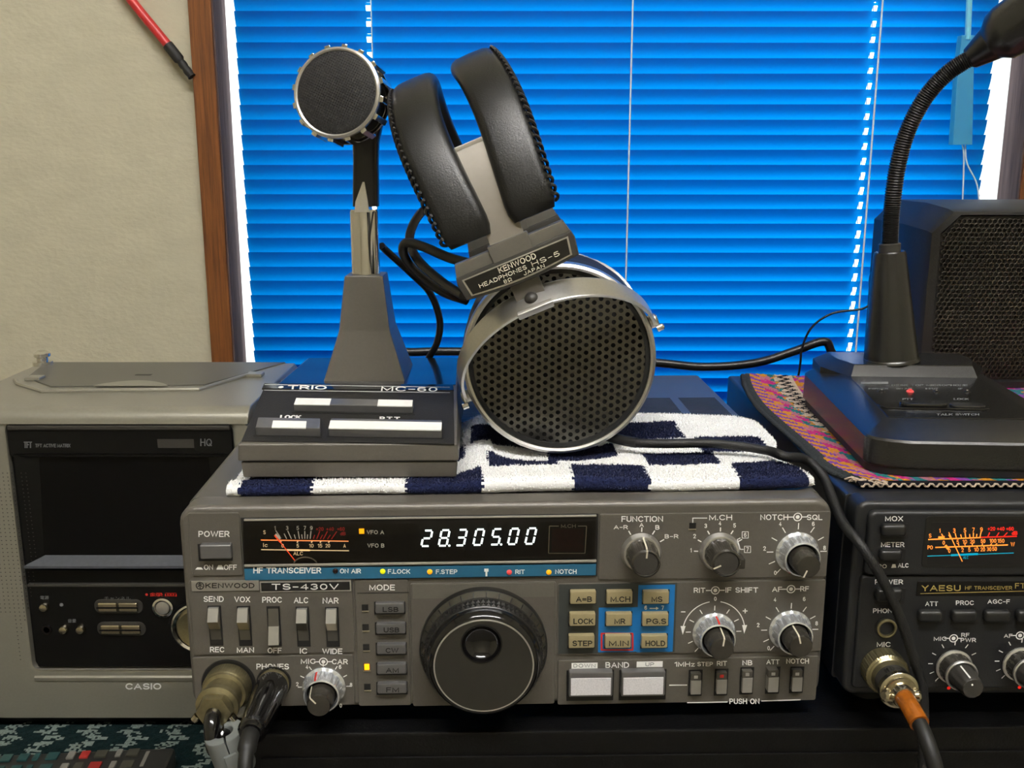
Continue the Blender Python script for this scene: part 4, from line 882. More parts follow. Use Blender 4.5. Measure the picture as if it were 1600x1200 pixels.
for nm, FF in (('terry_white', FW), ('terry_navy', FN)):
    VV = []; TT = []
    for f in FF:
        A, B, C_, D = [Vector(V[t]) for t in f]; nrm = (B - A).cross(D - A)
        if nrm.length < 1e-9: continue
        nrm.normalize()
        if nrm.z < -.3: nrm = -nrm
        if abs(nrm.z) < .3 and nrm.y > 0: nrm = -nrm
        for _ in range(4 if nm == 'terry_navy' else 2):
            u, v = rt.random(), rt.random(); P = A * (1 - u) * (1 - v) + B * u * (1 - v) + C_ * u * v + D * (1 - u) * v
            d = (nrm + Vector((rt.uniform(-.8, .8), rt.uniform(-.9, .4), rt.uniform(-.5, .5)))).normalized(); L_ = rt.uniform(.7, 1.25); a = rt.uniform(0, 6.28); w = Vector((math.cos(a), math.sin(a), 0)) * .26
            o_ = len(VV); VV += [tuple(P - w), tuple(P + w), tuple(P + d * L_)]; TT.append((o_, o_ + 1, o_ + 2))
    q.add(VV, TT, nm)
me_t = q.build('towel', angle=180)
me_t.matrix_world = Matrix.Translation((0, 0, .1006)) @ Matrix.Rotation(math.radians(2.0), 4, 'Z')
tag(me_t, 'folded navy and white checked terry towel on top of the gray transceiver', 'towel')

# ------------------------------------------------------------------ silver desk microphone
MF = Frame((-70.0, 18.0, 106.0), .3)
r = root('desk_microphone', 'gray desk microphone with round black grille, chrome post and push bars', 'microphone', MF)
def mx(x, y, Y): return MF.px(x, y, Y)
xl, xr = MF.px(371, 720, 0).x, MF.px(717, 724, 0).x; zt = MF.px(540, 694, 0).z
DEP = 130.0
def taper(z0, z1, z1b, x0, x1, inset, y0, y1, backin, m, mb, bev):
    mb.hexa([(x0, y0, z0), (x1, y0, z0), (x1 - backin, y1, z0), (x0 + backin, y1, z0), (x0 + inset, y0 + inset * .3, z1), (x1 - inset, y0 + inset * .3, z1), (x1 - inset - backin, y1, z1b), (x0 + inset + backin, y1, z1b)], m, bev)
q = MB(); taper(0, zt * .47, zt * .47, xl + 1.6, xr - 1.2, -.6, 1.2, DEP, 3.5, 'gray_paint', q, .8); q.build('lower_tray', r)
zd = 27.0; yk = 61.0
q = MB(); ZT = zt * .5; q.bx(xl + 2.2, xr - 2, 1.6, DEP - 2, ZT - 1, ZT + .2, 'groove_black'); 
P = [(xl, 0, ZT), (xr, 0, ZT), (xr - 3, DEP, ZT), (xl + 3, DEP, ZT), (xl + .4, .4, zt), (xr - .4, .4, zt), (xr - 5.5, DEP, zd - .4), (xl + 5.5, DEP, zd - .4)]
# upper tray: front wall, rising to the rear deck
rings = [[(xl, 0, ZT), (xr, 0, ZT), (xr - .4, .5, zt), (xl + .4, .5, zt)], [(xl + 1.5, yk, ZT), (xr - 1.5, yk, ZT), (xr - 3.2, yk, zd), (xl + 3.2, yk, zd)], [(xl + 3, DEP, ZT), (xr - 3, DEP, ZT), (xr - 5.6, DEP, zd), (xl + 5.6, DEP, zd)]]
b = bmesh.new(); vs = [[b.verts.new(p) for p in R_] for R_ in rings]
for i in range(2):
    for j in range(4): b.faces.new((vs[i][j], vs[i][(j + 1) % 4], vs[i + 1][(j + 1) % 4], vs[i + 1][j]))
b.faces.new(vs[0][::-1]); b.faces.new(vs[2]); bmesh.ops.recalc_face_normals(b, faces=list(b.faces)); bmesh.ops.bevel(b, geom=list(b.edges), offset=.9, segments=2, affect='EDGES', profile=.5); q.bm(b, 'gray_paint'); q.build('upper_tray', r)
q = MB(); q.hexa([(xl + 4.2, yk + .8, zd - .3), (xr - 4.2, yk + .8, zd - .3), (xr - 6.6, DEP - 1.2, zd - .3), (xl + 6.6, DEP - 1.2, zd - .3), (xl + 4.2, yk + .8, zd + .35), (xr - 4.2, yk + .8, zd + .35), (xr - 6.6, DEP - 1.2, zd + .35), (xl + 6.6, DEP - 1.2, zd + .35)], 'deck_gloss', .15); q.build('rear_deck', r, label='glossy dark rear plate')
sl = math.atan2(zd - zt, yk); nrm = Vector((0, -math.sin(sl), math.cos(sl)))
def ms(x, y, h=0): return MF.plane(x, y, Vector((0, .5, zt)) + nrm * h, nrm)
def slopebox(mb, pts, h0, h1, m, bev=.25, front=None):
    B = [ms(x, y, h1) for x, y in pts]; mb.hexa([tuple(p - nrm * (h1 - h0)) for p in B] + [tuple(p) for p in B], m, bev)
q = MB(); slopebox(q, [(377, 688.5), (710, 692.5), (708.5, 604), (414, 601.5)], -.5, .55, 'black_matte', .3); slopebox(q, [(409, 607), (709, 609.5), (708, 600.5), (413, 598.5)], .2, .9, 'black_gloss', .15); tpn = q.build('top_panel', r)
q = MB()
for a, b_ in (((413.5, 600.6), (703, 605)), ((412.5, 609.6), (703, 613.5))): q.line(ms(*a, 1.0), ms(*b_, 1.0), .45, 'white_print', nrm)
q.txt('TRIO', ms(450, 601.8, 1.0), ms(511, 602.6, 1.0), ms(510, 608.6, 1.0), ms(449, 608.2, 1.0), 'white_print', .03); q.txt('MC-60', ms(596, 603.8, 1.0), ms(684, 605, 1.0), ms(683, 611.8, 1.0), ms(595, 610.8, 1.0), 'white_print', .008)
c = ms(439, 604.8, 1.0); q.quad([c + Vector((1.3 * math.cos(t * .5236), 1.3 * math.sin(t * .5236) * math.cos(sl), 1.3 * math.sin(t * .5236) * math.sin(sl))) for t in range(12)], 'white_print')
q.txt('LOCK', ms(438, 648.5, .7), ms(471, 648.8, .7), ms(470, 655, .7), ms(437, 654.5, .7), 'white_print', .03); q.txt('P.T.T', ms(593, 650.8, .7), ms(625, 651.3, .7), ms(625, 657.5, .7), ms(593, 657, .7), 'white_print', .03); q.build('lettering', tpn)
def bar(name, xa, xb, yb, yf, h, ins, lab):
    q = MB(); slopebox(q, [(xa - 3, yf + 13), (xb + 3, yf + 16), (xb + 3, yb + 2), (xa - 1, yb + 1)], .3, .8, 'groove_black', .1)
    B = [(xa, yf), (xb, yf + (xb - xa) * .018), (xb + 1, yb + (xb - xa) * .018), (xa + 4, yb)]; slopebox(q, B, .4, h, 'button_gray', .5)
    o = q.build(name, r, label=lab)
    for (u0, u1, v0, v1) in ins:
        q = MB(); L_ = lambda u, v: (xa + 4 * (1 - v) + (xb - xa - 3 * (1 - v)) * u, yb + (yf - yb) * v + (xb - xa) * .018 * u)
        slopebox(q, [L_(u0, v1), L_(u1, v1), L_(u1, v0), L_(u0, v0)], h - .4, h + .22, 'white_print', .12); q.build('inlay', o, label='white inlay')
bar('select_bar', 459, 645, 621, 631.5, 4.2, ((.0, .3, .05, .97), (.7, .995, .05, .97)), 'long gray bar with white ends')
bar('lock_button', 399, 500, 651.5, 667.5, 4.6, ((.25, .78, .3, .97),), 'short gray bar with white square')
bar('talk_bar', 513, 690, 653, 669, 4.6, ((.0, .998, .22, .98),), 'long white push bar')
# pedestal, post, arm
def mw(p): return MF.loc(p)
P1 = [mw(atZ(505, 597, 106 + zd)), mw(atZ(632, 600, 106 + zd))]; y0 = P1[0].y; xc = (P1[0].x + P1[1].x) / 2
def ring4(w, y0, y1, z): return [(xc - w, y0, z), (xc + w, y0, z), (xc + w, y1, z), (xc - w, y1, z)]
q = MB(); w0 = (P1[1].x - P1[0].x) / 2; zm = MF.px(575, 517, y0 + 6).z; zq = MF.px(575, 431, y0 + 10).z
b = bmesh.new(); R_ = [[b.verts.new(p) for p in ring4(*a)] for a in ((w0, y0, y0 + 42, zd - .3), (w0 * .62, y0 + 6, y0 + 33, zm), (w0 * .465, y0 + 9.5, y0 + 29, zq))]
for i in range(2):
    for j in range(4): b.faces.new((R_[i][j], R_[i][(j + 1) % 4], R_[i + 1][(j + 1) % 4], R_[i + 1][j]))
b.faces.new(R_[0][::-1]); b.faces.new(R_[2]); bmesh.ops.recalc_face_normals(b, faces=list(b.faces)); bmesh.ops.bevel(b, geom=list(b.edges), offset=.7, segments=2, affect='EDGES', profile=.5); q.bm(b, 'gray_paint'); q.build('pedestal', r)
yp = y0 + 19; zp = MF.px(575, 327, yp).z
q = MB(); q.lathe([(7.0, zq - .5), (7.0, zp - 1), (6.6, zp), (.01, zp)], (xc, yp, 0), (0, 0, 1), 40, 'chrome', cap=False); q.build('post', r, label='chrome post')
za = MF.px(575, 287, yp).z
q = MB(); q.loft([[(xc - w + dx, yp - 8.2, z), (xc + w + dx, yp - 8.2, z), (xc + w + dx, yp + 4, z), (xc - w + dx, yp + 4, z)] for w, dx, z in ((3.6, 0, zp - 1), (3.0, 0, zp + 4), (.4, 1.2, za + 1))], 'satin_silver'); q.build('swivel', r)
hc = mw(atY(526.5, 145, 82)); ax = Vector((.2, 1, -.17)).normalized()
# curved black arm
A = [(mx(573, 322, yp), 6.3, 5.0), (mx(573, 285, yp), 6.2, 5.0), (mx(573, 250, yp), 6.0, 5.0), (mx(573, 222, yp - 1), 6.3, 5.5), (mx(574, 190, yp - 3), 8, 7)]
rings = []
for p, w, d in A:
    rings.append([p + Vector((w * math.copysign(abs(math.cos(t)) ** .5, math.cos(t)), d * math.copysign(abs(math.sin(t)) ** .5, math.sin(t)) - 2, 0)) for t in [2 * math.pi * k / 20 for k in range(20)]])
q = MB(); q.loft(rings, 'black_plastic'); q.build('arm', r, angle=50)
q = MB(); q.lathe([(18.4, 2), (18.6, 15), (17.5, 17), (16.5, 22), (11, 31), (4, 34), (.01, 34)], hc, ax, 56, 'black_plastic', cap=False); hd = q.build('head', r)
q = MB(); q.lathe([(18.6, 1.5), (18.9, -.8), (19.6, -1.2), (20.6, -.6), (20.8, .6), (20.3, 1.8), (18.6, 2.2)], hc, ax, 72, 'satin_silver', cap=False); q.build('front_ring', hd, label='satin silver ring')
q = MB(); q.lathe([(20.7, 13.2), (21.0, 14.2), (20.4, 15.6), (18.4, 16.2), (18.4, 13.2)], hc, ax, 72, 'chrome', cap=False); q.build('rear_ring', hd, label='chrome ring')
a1 = ax.cross(Vector((0, 0, 1))).normalized(); b1 = ax.cross(a1)
for k in range(16):
    t = 2 * math.pi * (k + .35) / 16; u = a1 * math.cos(t) + b1 * math.sin(t); v = ax.cross(u); q = MB(); PP = []
    for dd in (.4, 14.4):
        PP += [tuple(hc + ax * dd + u * 18.3 - v * 1.55), tuple(hc + ax * dd + u * 18.3 + v * 1.55), tuple(hc + ax * dd + u * 22.2 + v * 1.35), tuple(hc + ax * dd + u * 22.2 - v * 1.35)]
    q.hexa(PP, 'chrome', .3); q.build('lug', hd, label='chrome lug')
# woven grille: dome with raised weave
q = MB(); q.lathe([(19.1, -.4), (17, -1.0), (11, -1.7), (5, -2.0), (.01, -2.1)], hc, ax, 64, 'black_matte', cap=False)
for i in range(-23, 24):
    for j in range(-23, 24):
        if (i + j) % 2: continue
        x, y = i * .82, j * .82; rr = math.hypot(x, y)
        if rr > 18.4: continue
        cpt = hc + a1 * (x * .94 + y * .34) + b1 * (y * .94 - x * .34) - ax * (2.1 - 1.6 * (rr / 19) ** 2 + .1)
        w = .42; q.add([cpt - a1 * w, cpt + b1 * w, cpt + a1 * w, cpt - b1 * w, cpt - ax * .42], [(0, 1, 4), (1, 2, 4), (2, 3, 4), (3, 0, 4)], 'dark_gray')
q.build('grille', hd, angle=10)
for x in (xl + 14, xr - 16):
    for y in (12, 118):
        q = MB(); q.lathe([(5.5, 0), (6.0, 1.9)], (x, y, -1.8), (0, 0, 1), 20, 'rubber'); q.build('foot', r)
q = MB(); q.tube(cr([mw(atY(596, 384, 112)), mw(atY(604, 392, 116)), mw(atY(640, 425, 125)), mw(atY(672, 458, 135)), mw(atY(687, 500, 140)), mw(atY(683, 535, 146)), mw(atY(668, 563, 153)), mw(atY(660, 585, 157))], 8), 1.9, 10, 'cable_black'); q.build('cord', r)

# ------------------------------------------------------------------ headphones
def hexgrid(mb, R, pitch, hr, m, P, n=12, rot=0.0):
    """perforated sheet: hexagonal cells with a round hole each, P maps (x, z) to a point"""
    dy = pitch * math.sqrt(3) / 2; N_ = int(R / dy) + 2; cells = 0
    for j in range(-N_, N_ + 1):
        for i in range(-N_, N_ + 1):
            x0, z0 = (i + (j % 2) * .5) * pitch, j * dy
            x, z = x0 * math.cos(rot) - z0 * math.sin(rot), x0 * math.sin(rot) + z0 * math.cos(rot)
            if (R > 0 and math.hypot(x, z) > R) : continue
            V = []; 
            for k in range(n):
                t = 2 * math.pi * k / n + math.pi / 6 + rot; tt = (t - rot - math.pi / 6) % (math.pi / 3) - math.pi / 6
                ho = pitch / 2 / math.cos((t - rot + math.pi / 6) % (math.pi / 3) - math.pi / 6)
                V.append(P(x + ho * math.cos(t), z + ho * math.sin(t), 0))
            for k in range(n):
                t = 2 * math.pi * k / n + math.pi / 6 + rot; V.append(P(x + hr * math.cos(t), z + hr * math.sin(t), 0))
            for k in range(n):
                t = 2 * math.pi * k / n + math.pi / 6 + rot; V.append(P(x + hr * .9 * math.cos(t), z + hr * .9 * math.sin(t), 1))
            F_ = [(k, (k + 1) % n, n + (k + 1) % n, n + k) for k in range(n)] + [(n + k, n + (k + 1) % n, 2 * n + (k + 1) % n, 2 * n + k) for k in range(n)]
            mb.add(V, F_, m)
hcen = atY(873.5, 562, 58)
HF = Frame(hcen, 0, -22.5, 0)
r = root('headphones', 'black and silver headphones with perforated cup resting on the checked towel', 'headphones', HF)
RR = 44.6
def cup(y0, sg, parent):
    q = MB(); q.lathe([(RR - 2.9, 1.2), (RR - 2.7, -1.8), (RR - 1.6, -2.4), (RR - .4, -1.6), (RR, .5), (RR, 6.5), (RR - 1.2, 7.5), (RR - 3, 7.5)], (0, y0, 0), (0, sg, 0), 96, 'aluminium', cap=False); cp_ = q.build('ear_cup', parent)
    q = MB(); q.lathe([(RR - 2.8, .6), (RR - 3.0, -.2), (RR - 4.8, -.3), (RR - 5.2, .5)], (0, y0, 0), (0, sg, 0), 96, 'rubber', cap=False); q.lathe([(RR - 3, 3), (.01, 3)], (0, y0, 0), (0, sg, 0), 64, 'black_matte', cap=False); q.build('gasket', cp_)
    q = MB(); hexgrid(q, RR - 3.5, 3.55, 1.06, 'grille_metal', lambda x, z, d: (x, y0 + sg * (.1 + d * .5 - .9 * max(0, 1 - (x * x + z * z) / 1600)), z), 12, .12); q.build('grille', cp_, label='perforated metal grille')
    q = MB(); q.lathe([(RR - 1.5, 7.4), (RR - 3, 10), (RR - 5, 13), (RR - 4, 14)], (0, y0, 0), (0, sg, 0), 64, 'black_plastic'); q.build('cup_back', cp_)
    q = MB(); q.lathe([(RR - 6, 13), (RR - .5, 14.5), (RR + .6, 18), (RR - 1.5, 23.5), (RR - 7, 25.5), (RR - 14, 24), (RR - 16, 18), (RR - 16, 14)], (0, y0, 0), (0, sg, 0), 72, 'leather'); q.build('ear_pad', cp_)
    return cp_
DC = 66.0
cup(0, 1, r); cup(DC, -1, r)
def yoke(y0, sg, parent):
    R_ = RR + 2.0; tl = math.radians(42); N_ = 48; rg = []
    for k in range(N_ + 1):
        t = math.pi * k / N_ - .0; rad = Vector((math.cos(t), -sg * math.sin(t) * math.sin(tl), math.sin(t) * math.cos(tl)))
        wd_ = Vector((0, sg * math.cos(tl), math.sin(tl))) ; 
        hw = 3.0 + 2.6 * math.sin(t) ** .6
        c_ = rad * R_ + Vector((0, y0 + sg * 2.0, 0))
        rg.append([c_ - wd_ * hw - rad * .7, c_ + wd_ * hw - rad * .7, c_ + wd_ * hw + rad * .5, c_ + wd_ * (hw - .6) + rad * .8, c_ - wd_ * (hw - .6) + rad * .8, c_ - wd_ * hw + rad * .5])
    q = MB(); q.loft(rg, 'aluminium'); yk_ = q.build('yoke', parent, angle=50)
    for s_ in (-1, 1):
        q = MB(); q.lathe([(3.2, -2), (3.2, 1.2), (2.2, 2), (.01, 2)], (s_ * R_, y0 + sg * 2, 0), (s_, 0, 0), 20, 'aluminium'); q.lathe([(1.6, 0), (1.6, 2.8), (1.0, 3.4), (.01, 3.4)], (s_ * R_, y0 - sg * .5, -3.6), (s_, 0, 0), 16, 'chrome'); q.build('pivot_screw', yk_)
    rad = Vector((0, -sg * math.sin(tl), math.cos(tl))); c_ = rad * R_ + Vector((0, y0 + sg * 2, 0)); wd_ = Vector((0, sg * math.cos(tl), math.sin(tl)))
    q = MB(); q.lathe([(2.9, 0), (2.8, .8), (2.1, 1.7), (.9, 2.1), (.01, 2.15)], c_ + rad * .7, rad, 24, 'dark_gray'); q.build('rivet', yk_, label='dark round rivet')
    e = c_ - wd_ * 5.6
    q = MB(); q.hexa([tuple(e + Vector((x, 0, 0)) + rad * a + wd_ * b_) for a in (-1.6, 2.0) for x, b_ in ((-8, -1.6), (8, -1.6), (8, .8), (-8, .8))], 'aluminium', .5); q.build('slide_tab', yk_)
    return c_, rad
cN, rN = yoke(0, 1, r); cF, rF = yoke(DC, -1, r)
# headband: arch over both cups
AC, AV0, AA, AB = 33.0, 55.0, 61.0, 82.5
def arch(t, off=0.0):   # t=0 near bottom, pi far bottom
    p = Vector((0, AC - AA * math.cos(t), AV0 + AB * math.sin(t))); nn = Vector((0, -math.cos(t) / AA, math.sin(t) / AB)).normalized(); return p + nn * off, nn
for sx in (-1, 1):
    rg = []; N_ = 60
    for k in range(N_ + 1):
        t = math.pi * (.045 + .91 * k / N_); p, nn = arch(t); e = min(1, min(k, N_ - k) / 3 + .55)
        uc = sx * (14.2 + 3.0 * math.sin(2 * t) ** 2 * (1 if True else 0)) ; w, th = 10.8 * e ** .3, 4.4 * e
        ring = []
        for a in range(20):
            al = 2 * math.pi * a / 20; ca, sa = math.cos(al), math.sin(al)
            ring.append(p + Vector((uc + w * math.copysign(abs(ca) ** .42, ca), 0, 0)) + nn * (th * math.copysign(abs(sa) ** .8, sa) + .8 * (1 - ca * ca)))
        rg.append(ring)
    q = MB(); q.loft(rg, 'leather'); st = q.build('headband_strap', r, angle=70)
    q = MB()
    for k in range(64):
        t = math.pi * (.06 + .88 * k / 63); p, nn = arch(t); uc = sx * (14.2 + 3.0 * math.sin(2 * t) ** 2); tg = Vector((0, AA * math.sin(t), AB * math.cos(t))).normalized()
        c_ = p + Vector((uc + sx * 9.2, 0, 0)); pts = []
        for al in range(-70, 75, 20):
            al = math.radians(al); pts.append(c_ + Vector((sx * 2.7 * math.cos(al), 0, 0)) + nn * (4.5 * math.sin(al)) + tg * (1.2 * math.sin(al)))
        q.tube(pts, .78, 6, 'leather_thread')
    q.build('edge_lacing', st)
# metal slider strip running up between the straps
rg = []
for k in range(20):
    t = .03 + .60 * k / 19; p, nn = arch(t, -.5); w = 7.6
    rg.append([p + Vector((-w, 0, 0)) - nn * .6, p + Vector((w, 0, 0)) - nn * .6, p + Vector((w, 0, 0)) + nn * .6, p + Vector((-w, 0, 0)) + nn * .6])
q = MB(); q.loft(rg, 'strip_metal'); p, nn = arch(t, -.5); q.bx(-7.8, 7.8, p.y - 1.0, p.y + 1.6, p.z - .6, p.z + 1.6, 'satin_silver', .6); q.build('slider_strip', r, label='silver adjusting strip')
def label_box(y0, sg, front):
    q = MB(); z0, z1 = 43.2, 58.5
    bot = [(-25.5 + 51 * i / 10, z0 + 1.6 - 1.9 * math.sin(math.pi * i / 10)) for i in range(11)]
    outl = bot + [(26.6, z0 + 9), (26.0, z0 + 12), (-26.0, z0 + 12), (-26.6, z0 + 9)]
    q.prism(outl, 'y', y0 - 4.5, y0 + 4.5, 'dark_gray', .9); q.prism([(-26, z0 + 11.5), (26, z0 + 11.5), (24.5, z1 + 2), (-24.5, z1 + 2)], 'y', y0 - 3.4, y0 + 4.4, 'gray_paint_light', .8)
    q.bx(-9, 9, y0 - 4.4, y0 + 2, z0 + 11.5, z1 + 3.6, 'gray_paint_light', .5)
    q.bx(-6.5, 6.5, y0 - 1, y0 + 1, z0 - 9, z0 + 2, 'gray_paint', .3)
    b_ = q.build('slider_block', r)
    if front:
        ys = y0 - 4.5; q = MB()
        inn = [(-22.8 + 45.6 * i / 10, z0 + 2.6 - 1.6 * math.sin(math.pi * i / 10)) for i in range(11)] + [(24.0, z0 + 10.4), (-24.0, z0 + 10.4)]
        q.prism(inn, 'y', ys - .35, ys + .2, 'aluminium', .2); q.prism([(x * .965, z0 + 6.3 + (z - z0 - 6.3) * .86) for x, z in inn], 'y', ys - .45, ys, 'black_gloss', .1); lp = q.build('name_plate', b_, label='black name plate with silver rim')
        q = MB(); Y = ys - .52
        def T(t, x0, x1, za, zb, bo=.012): q.txt(t, (x0, Y, zb), (x1, Y, zb), (x1, Y, za), (x0, Y, za), 'cream_print', bo)
        T('KENWOOD', -8.2, 8.6, z0 + 7.0, z0 + 9.5); T('HEADPHONES', -18.2, 3.2, z0 + 4.4, z0 + 6.2); T('HS-5', 5.6, 18, z0 + 4.3, z0 + 6.4, .004); T('8Ω', -8, -4.4, z0 + 2.2, z0 + 3.8); T('JAPAN', 1.0, 10.4, z0 + 2.2, z0 + 3.8); q.build('lettering', lp)
label_box(-27.5, 1, True); label_box(DC + 27.5, -1, False)
L_ = HF.loc
q = MB(); q.tube(cr([L_(atY(724, 462, 36)), L_(atY(690, 440, 52)), L_(atY(652, 405, 70)), L_(atY(640, 372, 84)), L_(atY(652, 340, 96)), L_(atY(672, 326, 106)), L_(atY(720, 330, 112))], 8), 2.2, 10, 'cable_black')
q.tube(cr([L_(atY(735, 412, 45)), L_(atY(700, 402, 52)), L_(atY(660, 385, 60)), L_(atY(634, 380, 66)), L_(atY(631, 398, 70)), L_(atY(650, 425, 74)), L_(atY(690, 455, 78)), L_(atY(730, 470, 84))], 8), 2.2, 10, 'cable_black'); q.build('cup_lead', r)
q = MB(); cord = [L_(atZ(935, 678, 111.6)), L_(atZ(990, 691, 112)), L_(atZ(1040, 693, 112.4)), L_(atZ(1120, 693, 112.8)), L_(atZ(1195, 703, 112)), L_(atZ(1226, 713, 111.6))]
cord += [L_(v) for v in (Vector((132.2, 38, 108.2)), Vector((138.2, 32, 102.5)), Vector((139.2, 21, 96.5)), Vector((139.5, 6, 90.5)), atY(1345, 852, -7), atY(1378, 905, -11), atY(1407, 968, -11), atY(1428, 1030, -11), atY(1442, 1085, -12), atY(1442, 1200, -16), atY(1442, 1300, -18))]
P_ = cr(cord, 40); q.tube(P_[10:], 2.1, 14, 'braid', wv=.16)
q.tube(P_[:45], 2.45, 10, 'rubber'); q.build('cord', r, label='braided black cord')

# ------------------------------------------------------------------ black transceiver
YF_ = Frame((263.5, 0, 0), 0); yp_ = Panel(YF_)
r = root('transceiver', 'black transceiver at right with glowing orange meter', 'radio', YF_)
q = MB(); q.prism(rrect(-121, 121, 14, 100.4, 2), 'y', 14, 252, 'yaesu_top', .6); q.build('cabinet', r)
q = MB(); q.prism(rrect(-120.5, 120.5, 13.5, 101.5, 5, 5), 'y', .6, 15, 'yaesu_black', 2.2, 3); q.build('front_bezel', r)
ztop, zsp, zbt = yp_.p(1480, 799, -2).z, yp_.p(1480, 900, -2).z, 17.5
q = MB(); q.prism(rrect(-116, 116, zsp, ztop, 3, 4), 'y', -2.4, 2.5, 'yaesu_black', 1.6, 3); up = q.build('upper_panel', r)
q = MB(); q.prism(rrect(-117, 117, zbt, zsp - .3, 2, 3), 'y', -1.2, 2.5, 'yaesu_black', 1.0, 3); lp_ = q.build('lower_panel', r)
YU, YL = -2.52, -1.32
q = MB(); a = yp_.rect(1443, 806, 1800, 887, -2.5); q.prism(rrect(a[0], a[1], a[2], a[3], 2, 3), 'y', -2.7, -2.2, 'black_plastic', .25); b_ = yp_.rect(1452, 816, 1780, 882, -2.7); q.bx(b_[0], b_[1], -2.78, -2.4, b_[2], b_[3], 'display_back', .1); mtr = q.build('meter_window', up)
q = MB(); Y = -2.86
def yt(t, cx, cy, h, m, wf=.62, bo=.012): yp_.ctxt(q, t, 1280 + cx / 5, 740 + cy / 5, h, m, Y, bo - .014, wf)
for t, cx, cy in (('1', 942, 445), ('3', 1055, 445), ('5', 1138, 443), ('7', 1205, 440), ('9', 1267, 437)): yt(t, cx, cy, 7, 'glow_amber_scale', .55)
for t, cx in (('+20', 1345), ('+40', 1418), ('+60', 1490)): yt(t, cx, 431, 6, 'glow_red', .66, .02)
yt('dB', 1527, 465, 6.2, 'glow_red', .72, .03); yt('S', 867, 485, 6.4, 'glow_amber_scale'); yt('PO', 867, 577, 6, 'glow_amber_scale', .68); yt('W', 1512, 553, 7, 'glow_amber_scale', .9)
for t, cx, cy in (('0', 973, 540), ('5', 1082, 533), ('10', 1137, 532), ('20', 1197, 530), ('50', 1280, 527), ('100', 1357, 525), ('150', 1420, 525), ('0', 1017, 603), ('2', 1120, 597), ('5', 1173, 595), ('10', 1228, 593), ('20', 1278, 592), ('30', 1327, 590), ('50', 1370, 588)): yt(t, cx, cy, 6.2, 'glow_amber_scale', .58)
def yl(x0, y0, x1, y1, w, m): yp_.line(q, 1280 + x0 / 5, 740 + y0 / 5, 1280 + x1 / 5, 740 + y1 / 5, w, m, Y)
yl(852, 515, 1262, 500, .5, 'glow_amber_scale'); yl(1262, 498, 1545, 490, .5, 'glow_red'); yl(907, 577, 1475, 557, .5, 'glow_amber_scale'); yl(845, 645, 1520, 620, .32, 'glow_cyan'); yl(1030, 638, 1240, 628, .9, 'glow_cyan'); yt('ALC', 1145, 655, 4.5, 'glow_cyan')
yl(930, 500, 980, 498, 1.1, 'glow_amber_scale'); yl(985, 560, 1010, 590, 1.0, 'glow_amber_scale')
for x0, y0, x1 in ((955, 470, 975), (1012, 478, 1025), (1062, 465, 1072), (1105, 475, 1112), (1140, 463, 1145), (1175, 473, 1178), (1205, 462, 1204), (1232, 472, 1228), (1265, 455, 1255)): yl(x0, y0, x1, 502, .42, 'glow_amber_scale')
for x0, x1 in ((1332, 1318), (1405, 1385), (1470, 1440)): yl(x0, 460, x1, 492, .45, 'glow_red')
for x0, x1 in ((1085, 1092), (1137, 1140), (1197, 1196), (1277, 1272), (1348, 1335), (1390, 1372)): yl(x0, 545, x1, 562, .4, 'glow_amber_scale')
for x0, x1 in ((1118, 1114), (1172, 1170), (1235, 1232), (1285, 1290)): yl(x0, 568, x1, 582, .4, 'glow_amber_scale')
q.build('meter_scale', mtr)
q = MB(); Y = -2.94; yl(1012, 458, 1118, 687, .36, 'glow_amber_scale'); q.build('meter_needle', mtr)
def ybtn(x0, y0, x1, y1, yf, pr):
    q = MB(); yp_.box(q, x0 - 2.5, y0 - 2.5, x1 + 2.5, y1 + 2, yf - .15, yf + .5, 'groove_black', .1); yp_.box(q, x0, y0, x1, y1, yf - 3.6, yf + .5, 'yaesu_button', 1.6, 3); q.build('push_button', r)
ybtn(1379, 821, 1418, 840, -2.4, up); ybtn(1376, 861, 1412, 878, -2.4, up); ybtn(1370, 922, 1412, 942, -1.2, lp_)
for x0, x1 in ((1437, 1475), (1489, 1529), (1540, 1581), (1591, 1634), (1645, 1690)): ybtn(x0, 956, x1, 974, -1.2, lp_)
q = MB(); yp_.txt(q, 'MOX', 1383, 806.4, 1411, 814.4, 'white_print', YU); yp_.txt(q, 'METER', 1376.6, 847, 1413, 854.8, 'white_print', YU); yp_.txt(q, 'PO', 1372, 881.6, 1385.5, 888, 'white_print', YU); yp_.txt(q, 'ALC', 1403, 880, 1419.6, 886.8, 'white_print', YU)
for x0, x1, y0 in ((1363, 1371, 885), (1392.5, 1400.5, 881.5)): q.quad([yp_.p(x0, 887.5, YU), yp_.p(x1, 887, YU), yp_.p(x1 - 1.5, y0, YU), yp_.p(x0 + 2, y0, YU)], 'white_print')
q.build('lettering', up)
q = MB(); a = yp_.rect(1432, 908, 1790, 931, -1.2); q.bx(a[0], a[1], -1.45, -1, a[2], a[3], 'black_gloss', .2)
yp_.txt(q, 'YAESU', 1440, 914.3, 1501, 923.6, 'gold_print', -1.55, .02); yp_.txt(q, 'HF TRANSCEIVER', 1508, 915.8, 1581.4, 921.4, 'gold_print', -1.55, .002); yp_.txt(q, 'FT', 1586, 911, 1602, 919.5, 'gold_print', -1.55, .006); yp_.line(q, 1438, 927.5, 1790, 919, .3, 'gold_print', -1.55); q.build('name_plate', lp_, label='black name plate with gold lettering')
q = MB(); yp_.txt(q, 'POWER', 1367, 905.5, 1411, 913, 'white_print', YL); yp_.txt(q, 'PHONES', 1364, 950.6, 1408, 958, 'white_print', YL); yp_.txt(q, 'MIC', 1370, 1003, 1391.6, 1010.8, 'white_print', YL)
